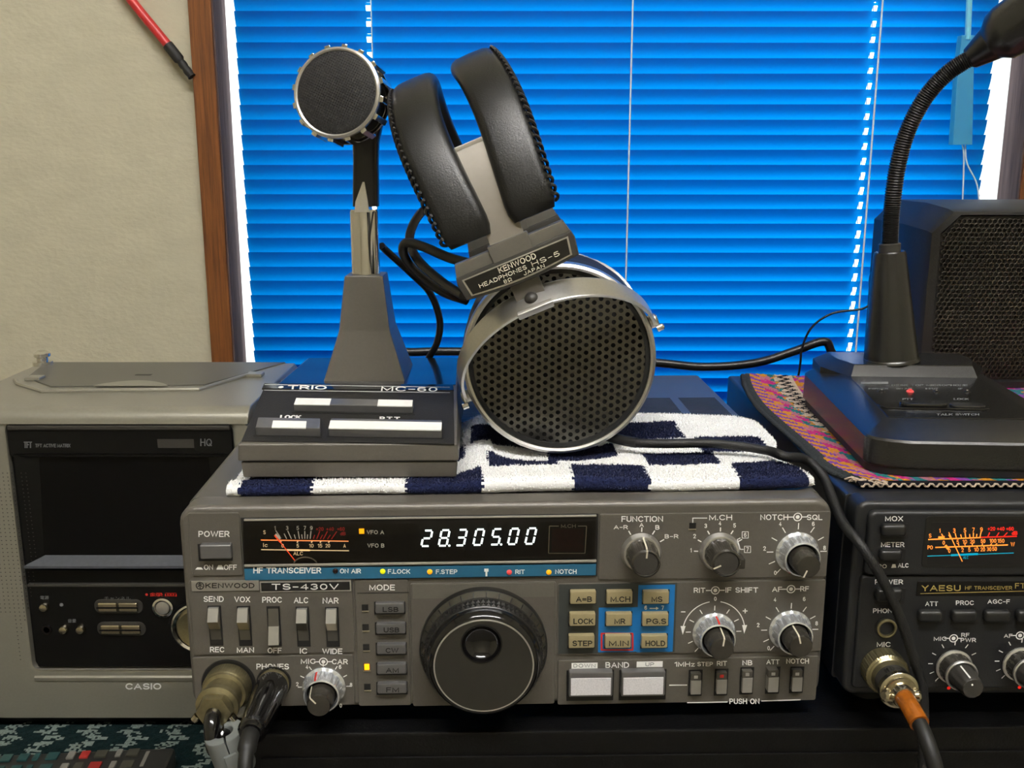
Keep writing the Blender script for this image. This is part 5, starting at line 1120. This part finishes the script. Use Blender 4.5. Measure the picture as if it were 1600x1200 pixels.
for t, x0, x1, y0, y1 in (('ATT', 1445.6, 1465.6, 939.8, 947), ('PROC', 1493.6, 1521.6, 938.4, 945.4), ('AGC-F', 1543, 1578, 936.6, 943.4)): yp_.txt(q, t, x0, y0, x1, y1, 'white_print', YL)
yp_.txt(q, 'MIC', 1459, 994.8, 1479, 1001.2, 'white_print', YL); yp_.txt(q, 'RF', 1502, 989, 1514.7, 995.2, 'white_print', YL); yp_.txt(q, 'PWR', 1501, 996.8, 1525, 1003.4, 'white_print', YL); yp_.dual_mark(q, 1490, 997.4, 'white_print', YL)
yp_.txt(q, 'AF', 1568.6, 990.5, 1582, 996.5, 'white_print', YL); yp_.dual_mark(q, 1594, 993, 'white_print', YL)
for cx, cy in ((1489, 1037), (1593, 1033)): yp_.ticks(q, cx, cy, 8.6, 10.6, [-140, -116, -90, -62, -32, 0, 32, 62], 'white_print', YL, .4)
c = yp_.p(1480, 1073, YL); yp_.disc(q, 1482.5, 1075, .75, 'glow_red', YL); yp_.disc(q, 1593, 1074, .75, 'glow_red', YL)
q.build('lettering', lp_)
c = yp_.p(1385, 981, -1.2); q = MB(); q.lathe([(4.3, 0), (4.2, 1.0), (3.7, 1.3), (3.2, 1.1), (3.1, -.4)], (c.x, -1.2, c.z), (0, -1, 0), 36, 'brass', cap=False); q.lathe([(3.15, -.1), (.01, -.1)], (c.x, -1.2, c.z), (0, -1, 0), 24, 'groove_black', cap=False); q.lathe([(5, 0), (5, .25), (4.2, .3)], (c.x, -1.2, c.z), (0, -1, 0), 30, 'groove_black', cap=False); q.build('phones_jack', r, label='brass rimmed headphone jack')
for cx, cy in ((1489, 1040), (1593, 1036)):
    c = yp_.p(cx, cy, -1.2); q = MB(); q.lathe([(7.7, 0), (7.6, 1.5), (6.9, 2), (6.6, 8), (6.9, 8.6), (6.4, 9.2), (5.6, 8.6)], (c.x, -1.2, c.z), (0, -1, 0), 70, 'knob_gray', flute=(12, .4, 2, 3), cap=False); q.lathe([(7.8, .9), (7.7, 1.6), (6.8, 2.05)], (c.x, -1.2, c.z), (0, -1, 0), 48, 'satin_silver', cap=False); q.lathe([(6.95, 8.2), (6.8, 8.9), (6.3, 9.3), (5.7, 8.8)], (c.x, -1.2, c.z), (0, -1, 0), 48, 'satin_silver', cap=False); kn = q.build('knob', r)
    q = MB(); q.lathe([(5.6, 8), (5.4, 10), (4.7, 18.4), (4.0, 19.2), (.01, 19.2)], (c.x, -1.2, c.z), (0, -1, 0), 56, 'dark_gray', flute=(12, .18, 1, 2), cap=False)
    u = Vector((-.3, 0, .95)); v = Vector((.95, 0, .3)); C = Vector((c.x, -1.2, c.z))
    for (r0, y0), (r1, y1) in zip([(5.55, -10), (4.85, -18.4)], [(4.85, -18.4), (1.5, -19.3)]):
        A = C + u * (r0 + .1) + Vector((0, y0, 0)); B = C + u * (r1 + .1) + Vector((0, y1 - .1, 0)); q.quad([A - v * .33, A + v * .33, B + v * .33, B - v * .33], 'white_print')
    q.build('inner_knob', kn)
for x in (-100, 100):
    for y in (28, 225):
        q = MB(); q.lathe([(8, 0), (8, 10), (9.5, 14.3)], (x, y, .1), (0, 0, 1), 24, 'rubber'); q.build('foot', r)

# ------------------------------------------------------------------ woven mat
rt = random.Random(21); zM = 100.8
def medge(y):   # left edge of the mat
    if y < 60: return 141.5 + 11.5 * max(0, (60 - y) / 36) ** 2
    return 141.5 + 1.5 * math.sin(y * .03) + (6 * ((y - 150) / 90) ** 2 if y > 150 else 0)
PAL = ['yarn_gray', 'yarn_purple', 'yarn_orange', 'yarn_pink', 'yarn_teal', 'yarn_black', 'yarn_cream', 'yarn_rose']
def yarn(e, y, x):
    if e < 5.0: return 0
    wob = 1.2 * math.sin(y * .35) + .8 * math.sin(y * .93 + e * .4)
    if e < 11: return 1 if ((y + 1.3 * e) % 9.5) < 4.6 + .7 * math.sin(y) else 2
    if e < 15 + wob * .5: return 7 if int((y + e) / 8) % 3 == 0 else (2 if int((y + e) / 8) % 3 == 1 else 3)
    if e < 19 + wob: return (4, 3, 7)[int((y + 2 * e) / 10) % 3]
    if e < 21 + wob: return 2 if int(y / 7) % 2 else 4
    if e < 32 and y > 105:
        zz = 3.4 * (abs(2 * ((y % 10) / 10) - 1) * 2 - 1); d_ = abs(e - 26.5 - zz)
        return 5 if d_ < 2.0 else 6
    a, b = int((e + wob) / 5), int((y + (int(e / 5) % 3) * 3 + wob) / 7.5)
    return (3, 2, 4, 7, 3, 1, 2, 4)[(a * 3 + b * 5 + a * b) % 8]
q = MB(); st = 1.25; ny = int((242 - 24) / st); nx = 180
V = []; 
for j in range(ny + 1):
    y = 24 + j * st; e0 = medge(y)
    for i in range(nx + 1):
        x = e0 + i * st * (1 if i < 60 else 1); dz = 1.9 + .25 * math.sin(i * 2.1) * math.sin(j * 2.3)
        if i < 3: dz -= (3 - i) * .5
        if y > 225: dz += (y - 225) * .12 * max(0, 1 - i / 30)
        V.append((x, y, zM + dz))
FF = {k: [] for k in range(8)}
for j in range(ny):
    for i in range(nx):
        a = j * (nx + 1) + i; y = 24 + j * st; e = (i + .5) * st; ef = y - 24
        k = yarn(e, y, 0)
        FF[k].append((a, a + 1, a + nx + 2, a + nx + 1))
for k in FF: q.add(V, FF[k], PAL[k])
SK = []
for j in range(ny + 1): a = V[j * (nx + 1)]; SK.append((a, (a[0] - .6, a[1], zM + .3)))
q.add([p for s_ in SK for p in s_], [(2 * i, 2 * i + 1, 2 * i + 3, 2 * i + 2) for i in range(len(SK) - 1)], 'yarn_gray')
q.loft([[(V[j * (nx + 1)][0] + 1.6 * math.cos(t) + .8, V[j * (nx + 1)][1], V[j * (nx + 1)][2] - .2 + 1.2 * math.sin(t)) for t in [k * 1.047 for k in range(6)]] for j in range(ny + 1)], 'yarn_gray')
mat_o = tag(q.build('woven_mat', angle=180), 'multicoloured woven mat with gray hem on top of the black transceiver', 'mat')
q = MB()
# zigzag braid along the front edge
e0 = medge(24)
xs_ = [e0 - 3 + k * .8 for k in range(270)]
q.loft([[(x, 23.2 - 1.2 + 2.2 * math.cos(t), zM + 1.5 + 1.3 * math.sin(t)) for t in [k * .785 for k in range(8)]] for x in xs_], 'yarn_black')
zg = []
for k in range(215):
    x = e0 - 2 + k * 1.0; zg.append(Vector((x, 20.0 - .25 * (k % 2), zM + .9 + (1.1 if (k // 2) % 2 else 0))))
q.tube(zg, .5, 6, 'yarn_cream')
for k in range(26):
    a = rt.uniform(0, 1); p = Vector((e0 - 6 + 12 * a + rt.uniform(-1, 1), 27 - 6 * a + rt.uniform(-2, 2), zM + 1.6)); d_ = Vector((rt.uniform(1, 4), rt.uniform(-3, -1), rt.uniform(0, 1.4))); q.tube([p, p + d_ * .5 + Vector((0, 0, .8)), p + d_], .42, 5, 'yarn_cream')
q.build('fringe_border', mat_o, label='black and cream zigzag border')

# ------------------------------------------------------------------ gooseneck desk microphone
GZ = 103.0; GF = Frame((211.5, 87, GZ), -3.5)
r = root('desk_microphone', 'black gooseneck desk microphone standing on the woven mat', 'microphone', GF)
def outline(hw, y0, y1, rf, rb):
    o = []
    for i in range(9): t = math.radians(180 + 90 * i / 8); o.append((-hw + rf + rf * math.cos(t), y0 + rf * .55 + rf * .55 * math.sin(t)))
    for i in range(9): t = math.radians(270 + 90 * i / 8); o.append((hw - rf + rf * math.cos(t), y0 + rf * .55 + rf * .55 * math.sin(t)))
    for i in range(5): t = math.radians(90 * i / 4); o.append((hw - rb + rb * math.cos(t), y1 - rb + rb * math.sin(t)))
    for i in range(5): t = math.radians(90 + 90 * i / 4); o.append((-hw + rb + rb * math.cos(t), y1 - rb + rb * math.sin(t)))
    return o
q = MB()
O0 = outline(50, -60, 82, 22, 10); n_ = len(O0)
PN = outline(36, -33, 80, 3, 6)
def pz_(x, y): return 19.5 + (y + 33) * .055
rings = [[(x * .97, y * .98, 2.2) for x, y in O0], [(x * .97, y * .98, 4.0) for x, y in O0], [(x, y, 4.4) for x, y in O0], [(x * .995, y * .995, 15.2 + .02 * (y + 55)) for x, y in O0], [(x * .98, y * .98, 16.2 + .02 * (y + 55)) for x, y in O0], [(x, y, pz_(x, y)) for x, y in PN]]
q.loft(rings, 'mic_black'); q.build('base', r, angle=30)
q = MB(); q.prism([(x * .975, y * .985) for x, y in O0], 'z', .05, 3.2, 'rubber'); q.build('rubber_sole', r)
s0 = math.atan(.055); nrmG = Vector((0, -math.sin(s0), math.cos(s0))); pO = Vector((0, -33, 19.5))
def gs(x, y, h=0): return GF.plane(x, y, pO + nrmG * h, nrmG)
q = MB(); B = [(-34.5, -31.5), (34.5, -31.5), (34, 40), (-34, 40)]; q.hexa([(x, y, pz_(x, y) - .6) for x, y in B] + [(x, y, pz_(x, y) + .35) for x, y in B], 'mic_panel', .2); gp = q.build('control_panel', r)
q = MB()
def gt(t, x0, y0, x1, y1, m='faint_print', bo=.01): q.txt(t, gs(x0, y0, .45), gs(x1, y0, .45), gs(x1, y1, .45), gs(x0, y1, .45), m, bo)
q.quad([gs(1345, 596.5, .45), gs(1388, 596.5, .45), gs(1388, 600, .45), gs(1345, 600, .45)], 'faint_print')
gt('DESK TOP MICROPHONE', 1393, 600.5, 1512, 603); gt('POWER', 1357, 606, 1388, 608.2); gt('ON AIR', 1400, 606, 1425, 608.2); gt('INPUT', 1446, 606, 1466, 608.2); gt('UP', 1497, 606, 1504, 608.2); gt('PTT', 1410, 622, 1427, 624.8); gt('LOCK', 1490, 622, 1514, 624.8); gt('TALK SWITCH', 1463, 646, 1530, 649)
q.build('lettering', gp)
for x, y, m in ((1377, 612, 'chrome'), (1422, 612, 'lens_red'), (1463, 613, 'chrome'), (1511, 613, 'chrome')):
    p = gs(x, y, .3); q = MB(); q.lathe([(1.9, 0), (1.7, .6), (.9, .8), (.9, 1.2), (.01, 1.3)], p, nrmG, 16, 'black_gloss' if m == 'chrome' else m); q.lathe([(.7, 1.0), (.6, 1.4), (.01, 1.5)], p, nrmG, 10, m); q.build('panel_button', gp)
p0 = gs(1452, 635, .3); q = MB(); q.prism(rrect(p0.x - 24, p0.x + 28, p0.y - 5.4, p0.y + 5.4, 5.2, 6), 'z', p0.z - .8, p0.z + .5, 'black_gloss', .3); q.prism(rrect(p0.x - 14, p0.x + 8, p0.y - 4, p0.y + 4, 3.8, 5), 'z', p0.z, p0.z + 2.2, 'mic_panel', .8); q.prism(rrect(p0.x + 9.5, p0.x + 26, p0.y - 4, p0.y + 4, 3.8, 5), 'z', p0.z, p0.z + 1.4, 'mic_black', .6); q.build('talk_switch', r)
# step carrying the stem
q = MB(); S0 = [(-33, 40), (33, 40), (44, 62), (44, 80), (-44, 80), (-44, 62)]; S1 = [(-31, 43), (31, 43), (37, 60), (37, 78), (-37, 78), (-37, 60)]
q.loft([[(x, y, 14) for x, y in S0], [(x, y, pz_(x, y) - .2) for x, y in S0], [(x, y, 29.2) for x, y in S1], [(x * .985, y * .995 + .3, 29.8) for x, y in S1]], 'mic_black'); q.build('stem_plinth', r, angle=25)
gx = GF.loc(atY(1392, 565, 144)); gx = Vector((gx.x, gx.y, 0)); zt_ = GF.px(1390, 393, gx.y).z; zc_ = GF.px(1391, 379, gx.y).z
sb = Vector((gx.x, gx.y, 29.4)); sd = (GF.px(1390, 393, gx.y) - sb); Ls = sd.length
q = MB(); q.lathe([(15.2, 0), (15.0, 1.2), (14.2, 2.0), (8.4, Ls - 1.5), (7.6, Ls), (5.6, Ls)], sb, sd, 56, 'mic_black'); q.build('stem', r)
q = MB(); q.lathe([(5.6, Ls - 1), (5.8, Ls + 4), (5.2, Ls + 4.5)], sb, sd, 32, 'dark_gray'); q.build('collar', r)
W_ = lambda x, y, Y: GF.loc(atY(x, y, Y))
gp_ = cr([sb + sd.normalized() * (Ls + 1), W_(1391, 358, gx.y + 87), W_(1394, 320, 143), W_(1402, 262, 142), W_(1418, 205, 140), W_(1446, 152, 136), W_(1482, 113, 131), W_(1524, 86, 126)], 56)
q = MB(); q.tube(gp_, [4.2 + .3 * math.sin(i * 1.57 * 1.0) for i in range(len(gp_))], 14, 'black_plastic'); q.build('gooseneck', r, angle=20)
h0, h1 = W_(1514, 93, 129), W_(1640, 2, 104); d_ = (h1 - h0)
q = MB(); Ln = d_.length; q.lathe([(4.6, 0), (5.6, 1), (8.8, 12), (9.2, 13), (12.5, 17), (13.6, 22), (13.6, Ln), (11, Ln + 6), (.01, Ln + 8)], h0, d_, 48, 'mic_black'); q.build('head', r)

# ------------------------------------------------------------------ speaker
r = root('speaker', 'black boxy speaker with hexagon mesh grille behind the gooseneck microphone', 'speaker', Frame((316, 205, 102.8)))
def octa(x0, x1, z0, z1, c): return [(x0 + c, z0), (x1 - c, z0), (x1, z0 + c), (x1, z1 - c), (x1 - c, z1), (x0 + c, z1), (x0, z1 - c), (x0, z0 + c)]
q = MB(); OB = octa(-74, 74, .2, 111, 13); OFr = octa(-62, 62, 4, 105, 11)
q.loft([[(x, 78, z) for x, z in OB], [(x, 26, z) for x, z in OB], [(x * .93, 4, 1 + (z - 1) * .975) for x, z in OB], [(x * .905, 0, 3 + (z - 3) * .96) for x, z in OB], [(x, -.4, z) for x, z in OFr], [(x * .98, 2.5, 54 + (z - 54) * .98) for x, z in OFr]], 'speaker_black'); q.build('housing', r, angle=20)
q = MB(); pit = 3.0; dyy = pit * math.sqrt(3) / 2
def inside(x, z): return abs(x) < 59.5 and 6 < z < 103 and abs(x) + abs(z - 54.5) < 98
for j in range(-22, 23):
    for i in range(-24, 25):
        x, z = (i + (j % 2) * .5) * pit, 54.5 + j * dyy
        if not inside(x, z): continue
        V = []
        bul = lambda x, z: -2.2 * max(0, 1 - (x / 60) ** 4) * max(0, 1 - ((z - 54.5) / 49) ** 4) + 1.6
        for k in range(6):
            t = k * 1.0472 + .5236; V.append((x + pit * .577 * math.cos(t), bul(x, z), z + pit * .577 * math.sin(t)))
        for k in range(6):
            t = k * 1.0472 + .5236; V.append((x + pit * .44 * math.cos(t), bul(x, z) - .15, z + pit * .44 * math.sin(t)))
        for k in range(6):
            t = k * 1.0472 + .5236; V.append((x + pit * .42 * math.cos(t), bul(x, z) + .8, z + pit * .42 * math.sin(t)))
        q.add(V, [(k, (k + 1) % 6, 6 + (k + 1) % 6, 6 + k) for k in range(6)] + [(6 + k, 6 + (k + 1) % 6, 12 + (k + 1) % 6, 12 + k) for k in range(6)], 'speaker_mesh')
q.build('grille', r, angle=20)
q = MB(); q.lathe([(44, 3.2), (40, 4.5), (30, 6.0), (14, 7.5), (12, 5.5), (.01, 4.5)], (0, 0, 54.5), (0, 1, 0), 48, 'black_matte', cap=False); q.build('cone', r)
for sx in (-1, 1):
    q = MB(); q.lathe([(2.5, -1), (2.5, 4), (8.5, 4.2), (8.5, 9), (7.5, 10), (.01, 10)], (sx * 74, 44, 60), (sx, 0, 0), 36, 'mic_black', flute=(18, .5, 2, 3)); q.build('bracket_knob', r)
q = MB(); q.bx(-77.5, -75.5, 38, 50, -1.2, 66, 'dark_gray', .4); q.bx(75.5, 77.5, 38, 50, -1.2, 66, 'dark_gray', .4); q.bx(-77.5, 77.5, 38, 50, -.4, .1, 'dark_gray', .05); q.build('bracket', r)

# ------------------------------------------------------------------ plugs and loose cables
def plug_root(name, lab, cat, p, group=None): return root(name, lab, cat, Frame(p), group)
kb = KF.M @ kp.p(357.5, 1070, -1.3)
r = plug_root('microphone_cable', 'tan metal connector with black cable screwed into the gray transceiver', 'cable', kb)
q = MB(); q.lathe([(9.9, 0), (10, 1), (10, 5.5), (9.2, 6.4), (8.6, 7)], (0, 0, 0), (0, -1, 0), 120, 'brass', flute=(60, .35, 1, 2)); q.lathe([(9.3, 6.2), (9.0, 7.4), (7.8, 8), (7.5, 15), (7.3, 15.2)], (0, 0, 0), (0, -1, 0), 48, 'brass'); q.build('connector', r)
q = MB(); q.lathe([(8.6, 15), (8.9, 15.8), (8.8, 17.5), (7.2, 18.5), (7.0, 19.5)], (0, 0, 0), (0, -1, 0), 48, 'brass'); q.lathe([(7.4, 19), (7.6, 20), (7.2, 22.5), (5, 23)], (0, 0, 0), (0, -1, 0), 6, 'brass')
for sx in (-1, 1): q.lathe([(1.5, 0), (1.5, 2.5), (1.0, 3), (.01, 3)], (sx * 6.8, -21.5, -1.5), (sx * .6, 0, -.8), 12, 'nickel')
q.build('cable_clamp', r)
pc = [Vector((0, -19, 0)), Vector((.3, -25.5, -1.2)), Vector((1.2, -29, -6)), Vector((2.0, -29, -12))] + [atY(348, 1148, -31) - kb, atY(348, 1180, -30) - kb, atY(345, 1230, -30) - kb, atY(340, 1290, -28) - kb]
q = MB(); q.tube(cr(pc, 8), 3.3, 14, 'black_gloss'); q.build('cord', r)
fb = atY(360, 1172, -33)
FB = Frame(fb, 20, -14); r = root('ferrite_clamp', 'pale gray snap-on ferrite clamp around the black microphone cable', 'clamp', FB)
q = MB()
for sg in (-1, 1):
    half = [(sg * .25 + 3.3 * sg * max(0, math.cos(t)) ** .8, 3.3 * math.sin(t)) for t in [math.radians(90 - 15 * k) for k in range(13)]] + [(sg * (.25 + 7.6 * abs(math.cos(t)) ** .7), 7.8 * math.sin(t)) for t in [math.radians(-90 + 15 * k) for k in range(13)]]
    q = MB(); q.prism(half, 'z', -9, 9, 'clamp_gray', .9); q.build('half_shell', r)
q = MB(); q.bx(-2.5, 2.5, -9.0, -7.4, -4, 3, 'clamp_gray', .4); q.build('latch', r)
kb = KF.M @ kp.p(428, 1067, -1.3)
r = plug_root('headphone_plug', 'glossy black plug with cable pushed into the phones jack of the gray transceiver', 'plug', kb)
q = MB(); q.lathe([(6.6, 0), (6.8, 1.2), (6.7, 2.2), (5.8, 2.4)], (0, 0, 0), (0, -1, 0), 48, 'brass'); q.build('sleeve', r, label='brass sleeve')
q = MB(); q.lathe([(6.4, 2.0), (6.7, 3), (6.5, 20), (5.6, 34), (5.7, 36.5), (4.9, 38), (4.4, 39)], (0, 0, 0), (0, -1, .0), 48, 'black_gloss'); q.build('handle', r)
q = MB(); q.tube(cr([Vector((0, -38, 0)), Vector((.2, -44, -1)), Vector((.6, -50, -5)), Vector((1, -53, -12)), Vector((1.5, -54, -24)), Vector((2, -54, -50))], 8), [3.6] * 12 + [2.9] * 29, 14, 'rubber'); q.build('cord', r)
kb = Vector(yp_.p(1378, 1042, -1.3)); kb = YF_.M @ kb
r = plug_root('microphone_cable', 'brass connector with orange sleeve and cable plugged into the black transceiver', 'cable', kb)
q = MB(); q.lathe([(9.2, 0), (9.3, .8), (9.3, 7), (8.4, 7.8)], (0, 0, 0), (0, -1, 0), 120, 'brass', flute=(48, .4, 1, 2)); q.lathe([(8.4, 7.6), (7.6, 8.4), (7.2, 12)], (0, 0, 0), (0, -1, 0), 48, 'brass'); q.build('connector', r)
q = MB(); q.lathe([(7.25, 11.5), (7.2, 17)], (0, 0, 0), (0, -1, 0), 48, 'dark_gray')
for i, ch in enumerate('MD-8'): 
    a0 = -38 + i * 19; 
    pts = []
    for (aa, yy) in ((a0, -12.6), (a0 + 14, -12.6), (a0 + 14, -16), (a0, -16)): t = math.radians(aa); pts.append((7.32 * math.sin(t), yy, 7.32 * math.cos(t)))
    q.txt(ch, *pts, 'black_print', .03)
q.build('name_band', r, label='dark band with lettering')
q = MB(); q.lathe([(7.4, 16.8), (8.0, 17.4), (8.0, 19.8), (7.4, 20.4), (6.6, 20.5), (6.4, 21.6), (5.0, 21.8), (4.7, 25), (4.3, 26)], (0, 0, 0), (0, -1, 0), 40, 'nickel')
for sx in (-1, 1): q.lathe([(2.6, 0), (2.6, 3), (1.6, 3.8), (.01, 3.8)], (sx * 4.2, -22, -1), (sx * .9, -.3, .2), 14, 'nickel')
q.build('cable_clamp', r)
cb = [Vector((0, -24, 0)), Vector((0, -32, -.6)), Vector((.4, -40, -2.5))]; q = MB(); q.tube(cr(cb, 6), 3.9, 16, 'orange_sleeve'); q.build('heat_sleeve', r, label='translucent orange sleeve')
cb = [Vector((0, -30, -.4)), Vector((.4, -40, -2.5)), Vector((1.2, -48, -7)), Vector((3, -53, -16)), Vector((5, -55, -30)), Vector((7, -56, -50))]; q = MB(); q.tube(cr(cb, 8), 3.0, 12, 'rubber'); q.build('cord', r)
# cables behind the radios
def loose(name, lab, cat, pts, rad, m='cable_black', k=10):
    o = Vector(pts[0]); r_ = root(name, lab, cat, Frame(o)); q_ = MB(); q_.tube(cr([Vector(p) - o for p in pts], k), rad, 12, m); q_.build('cable', r_); return r_
loose('aerial_cable', 'thick black cable sagging behind the gray transceiver under the blind', 'cable', [(-126, 296, -89), (-126, 296, 20), (-118, 286, 96), atY(600, 548, 278), atY(640, 550, 276), atY(700, 549, 276), atY(850, 552, 275), atY(1020, 566, 274), atY(1100, 573, 274), atY(1180, 567, 274), atY(1240, 549, 276), atY(1284, 534, 276), atY(1297, 545, 276), (222, 276, 90), (222, 278, -10), (222, 280, -91)], 2.9)
loose('thin_wire', 'thin black wire looping up from the mat to the speaker', 'wire', [(193, 264, -91), (191, 266, 60), atY(1250, 572, 266), atY(1253, 545, 266), atY(1268, 512, 265), atY(1300, 490, 264), atY(1345, 483, 262), (236, 262, 146), (238.5, 262, 146)], .75)
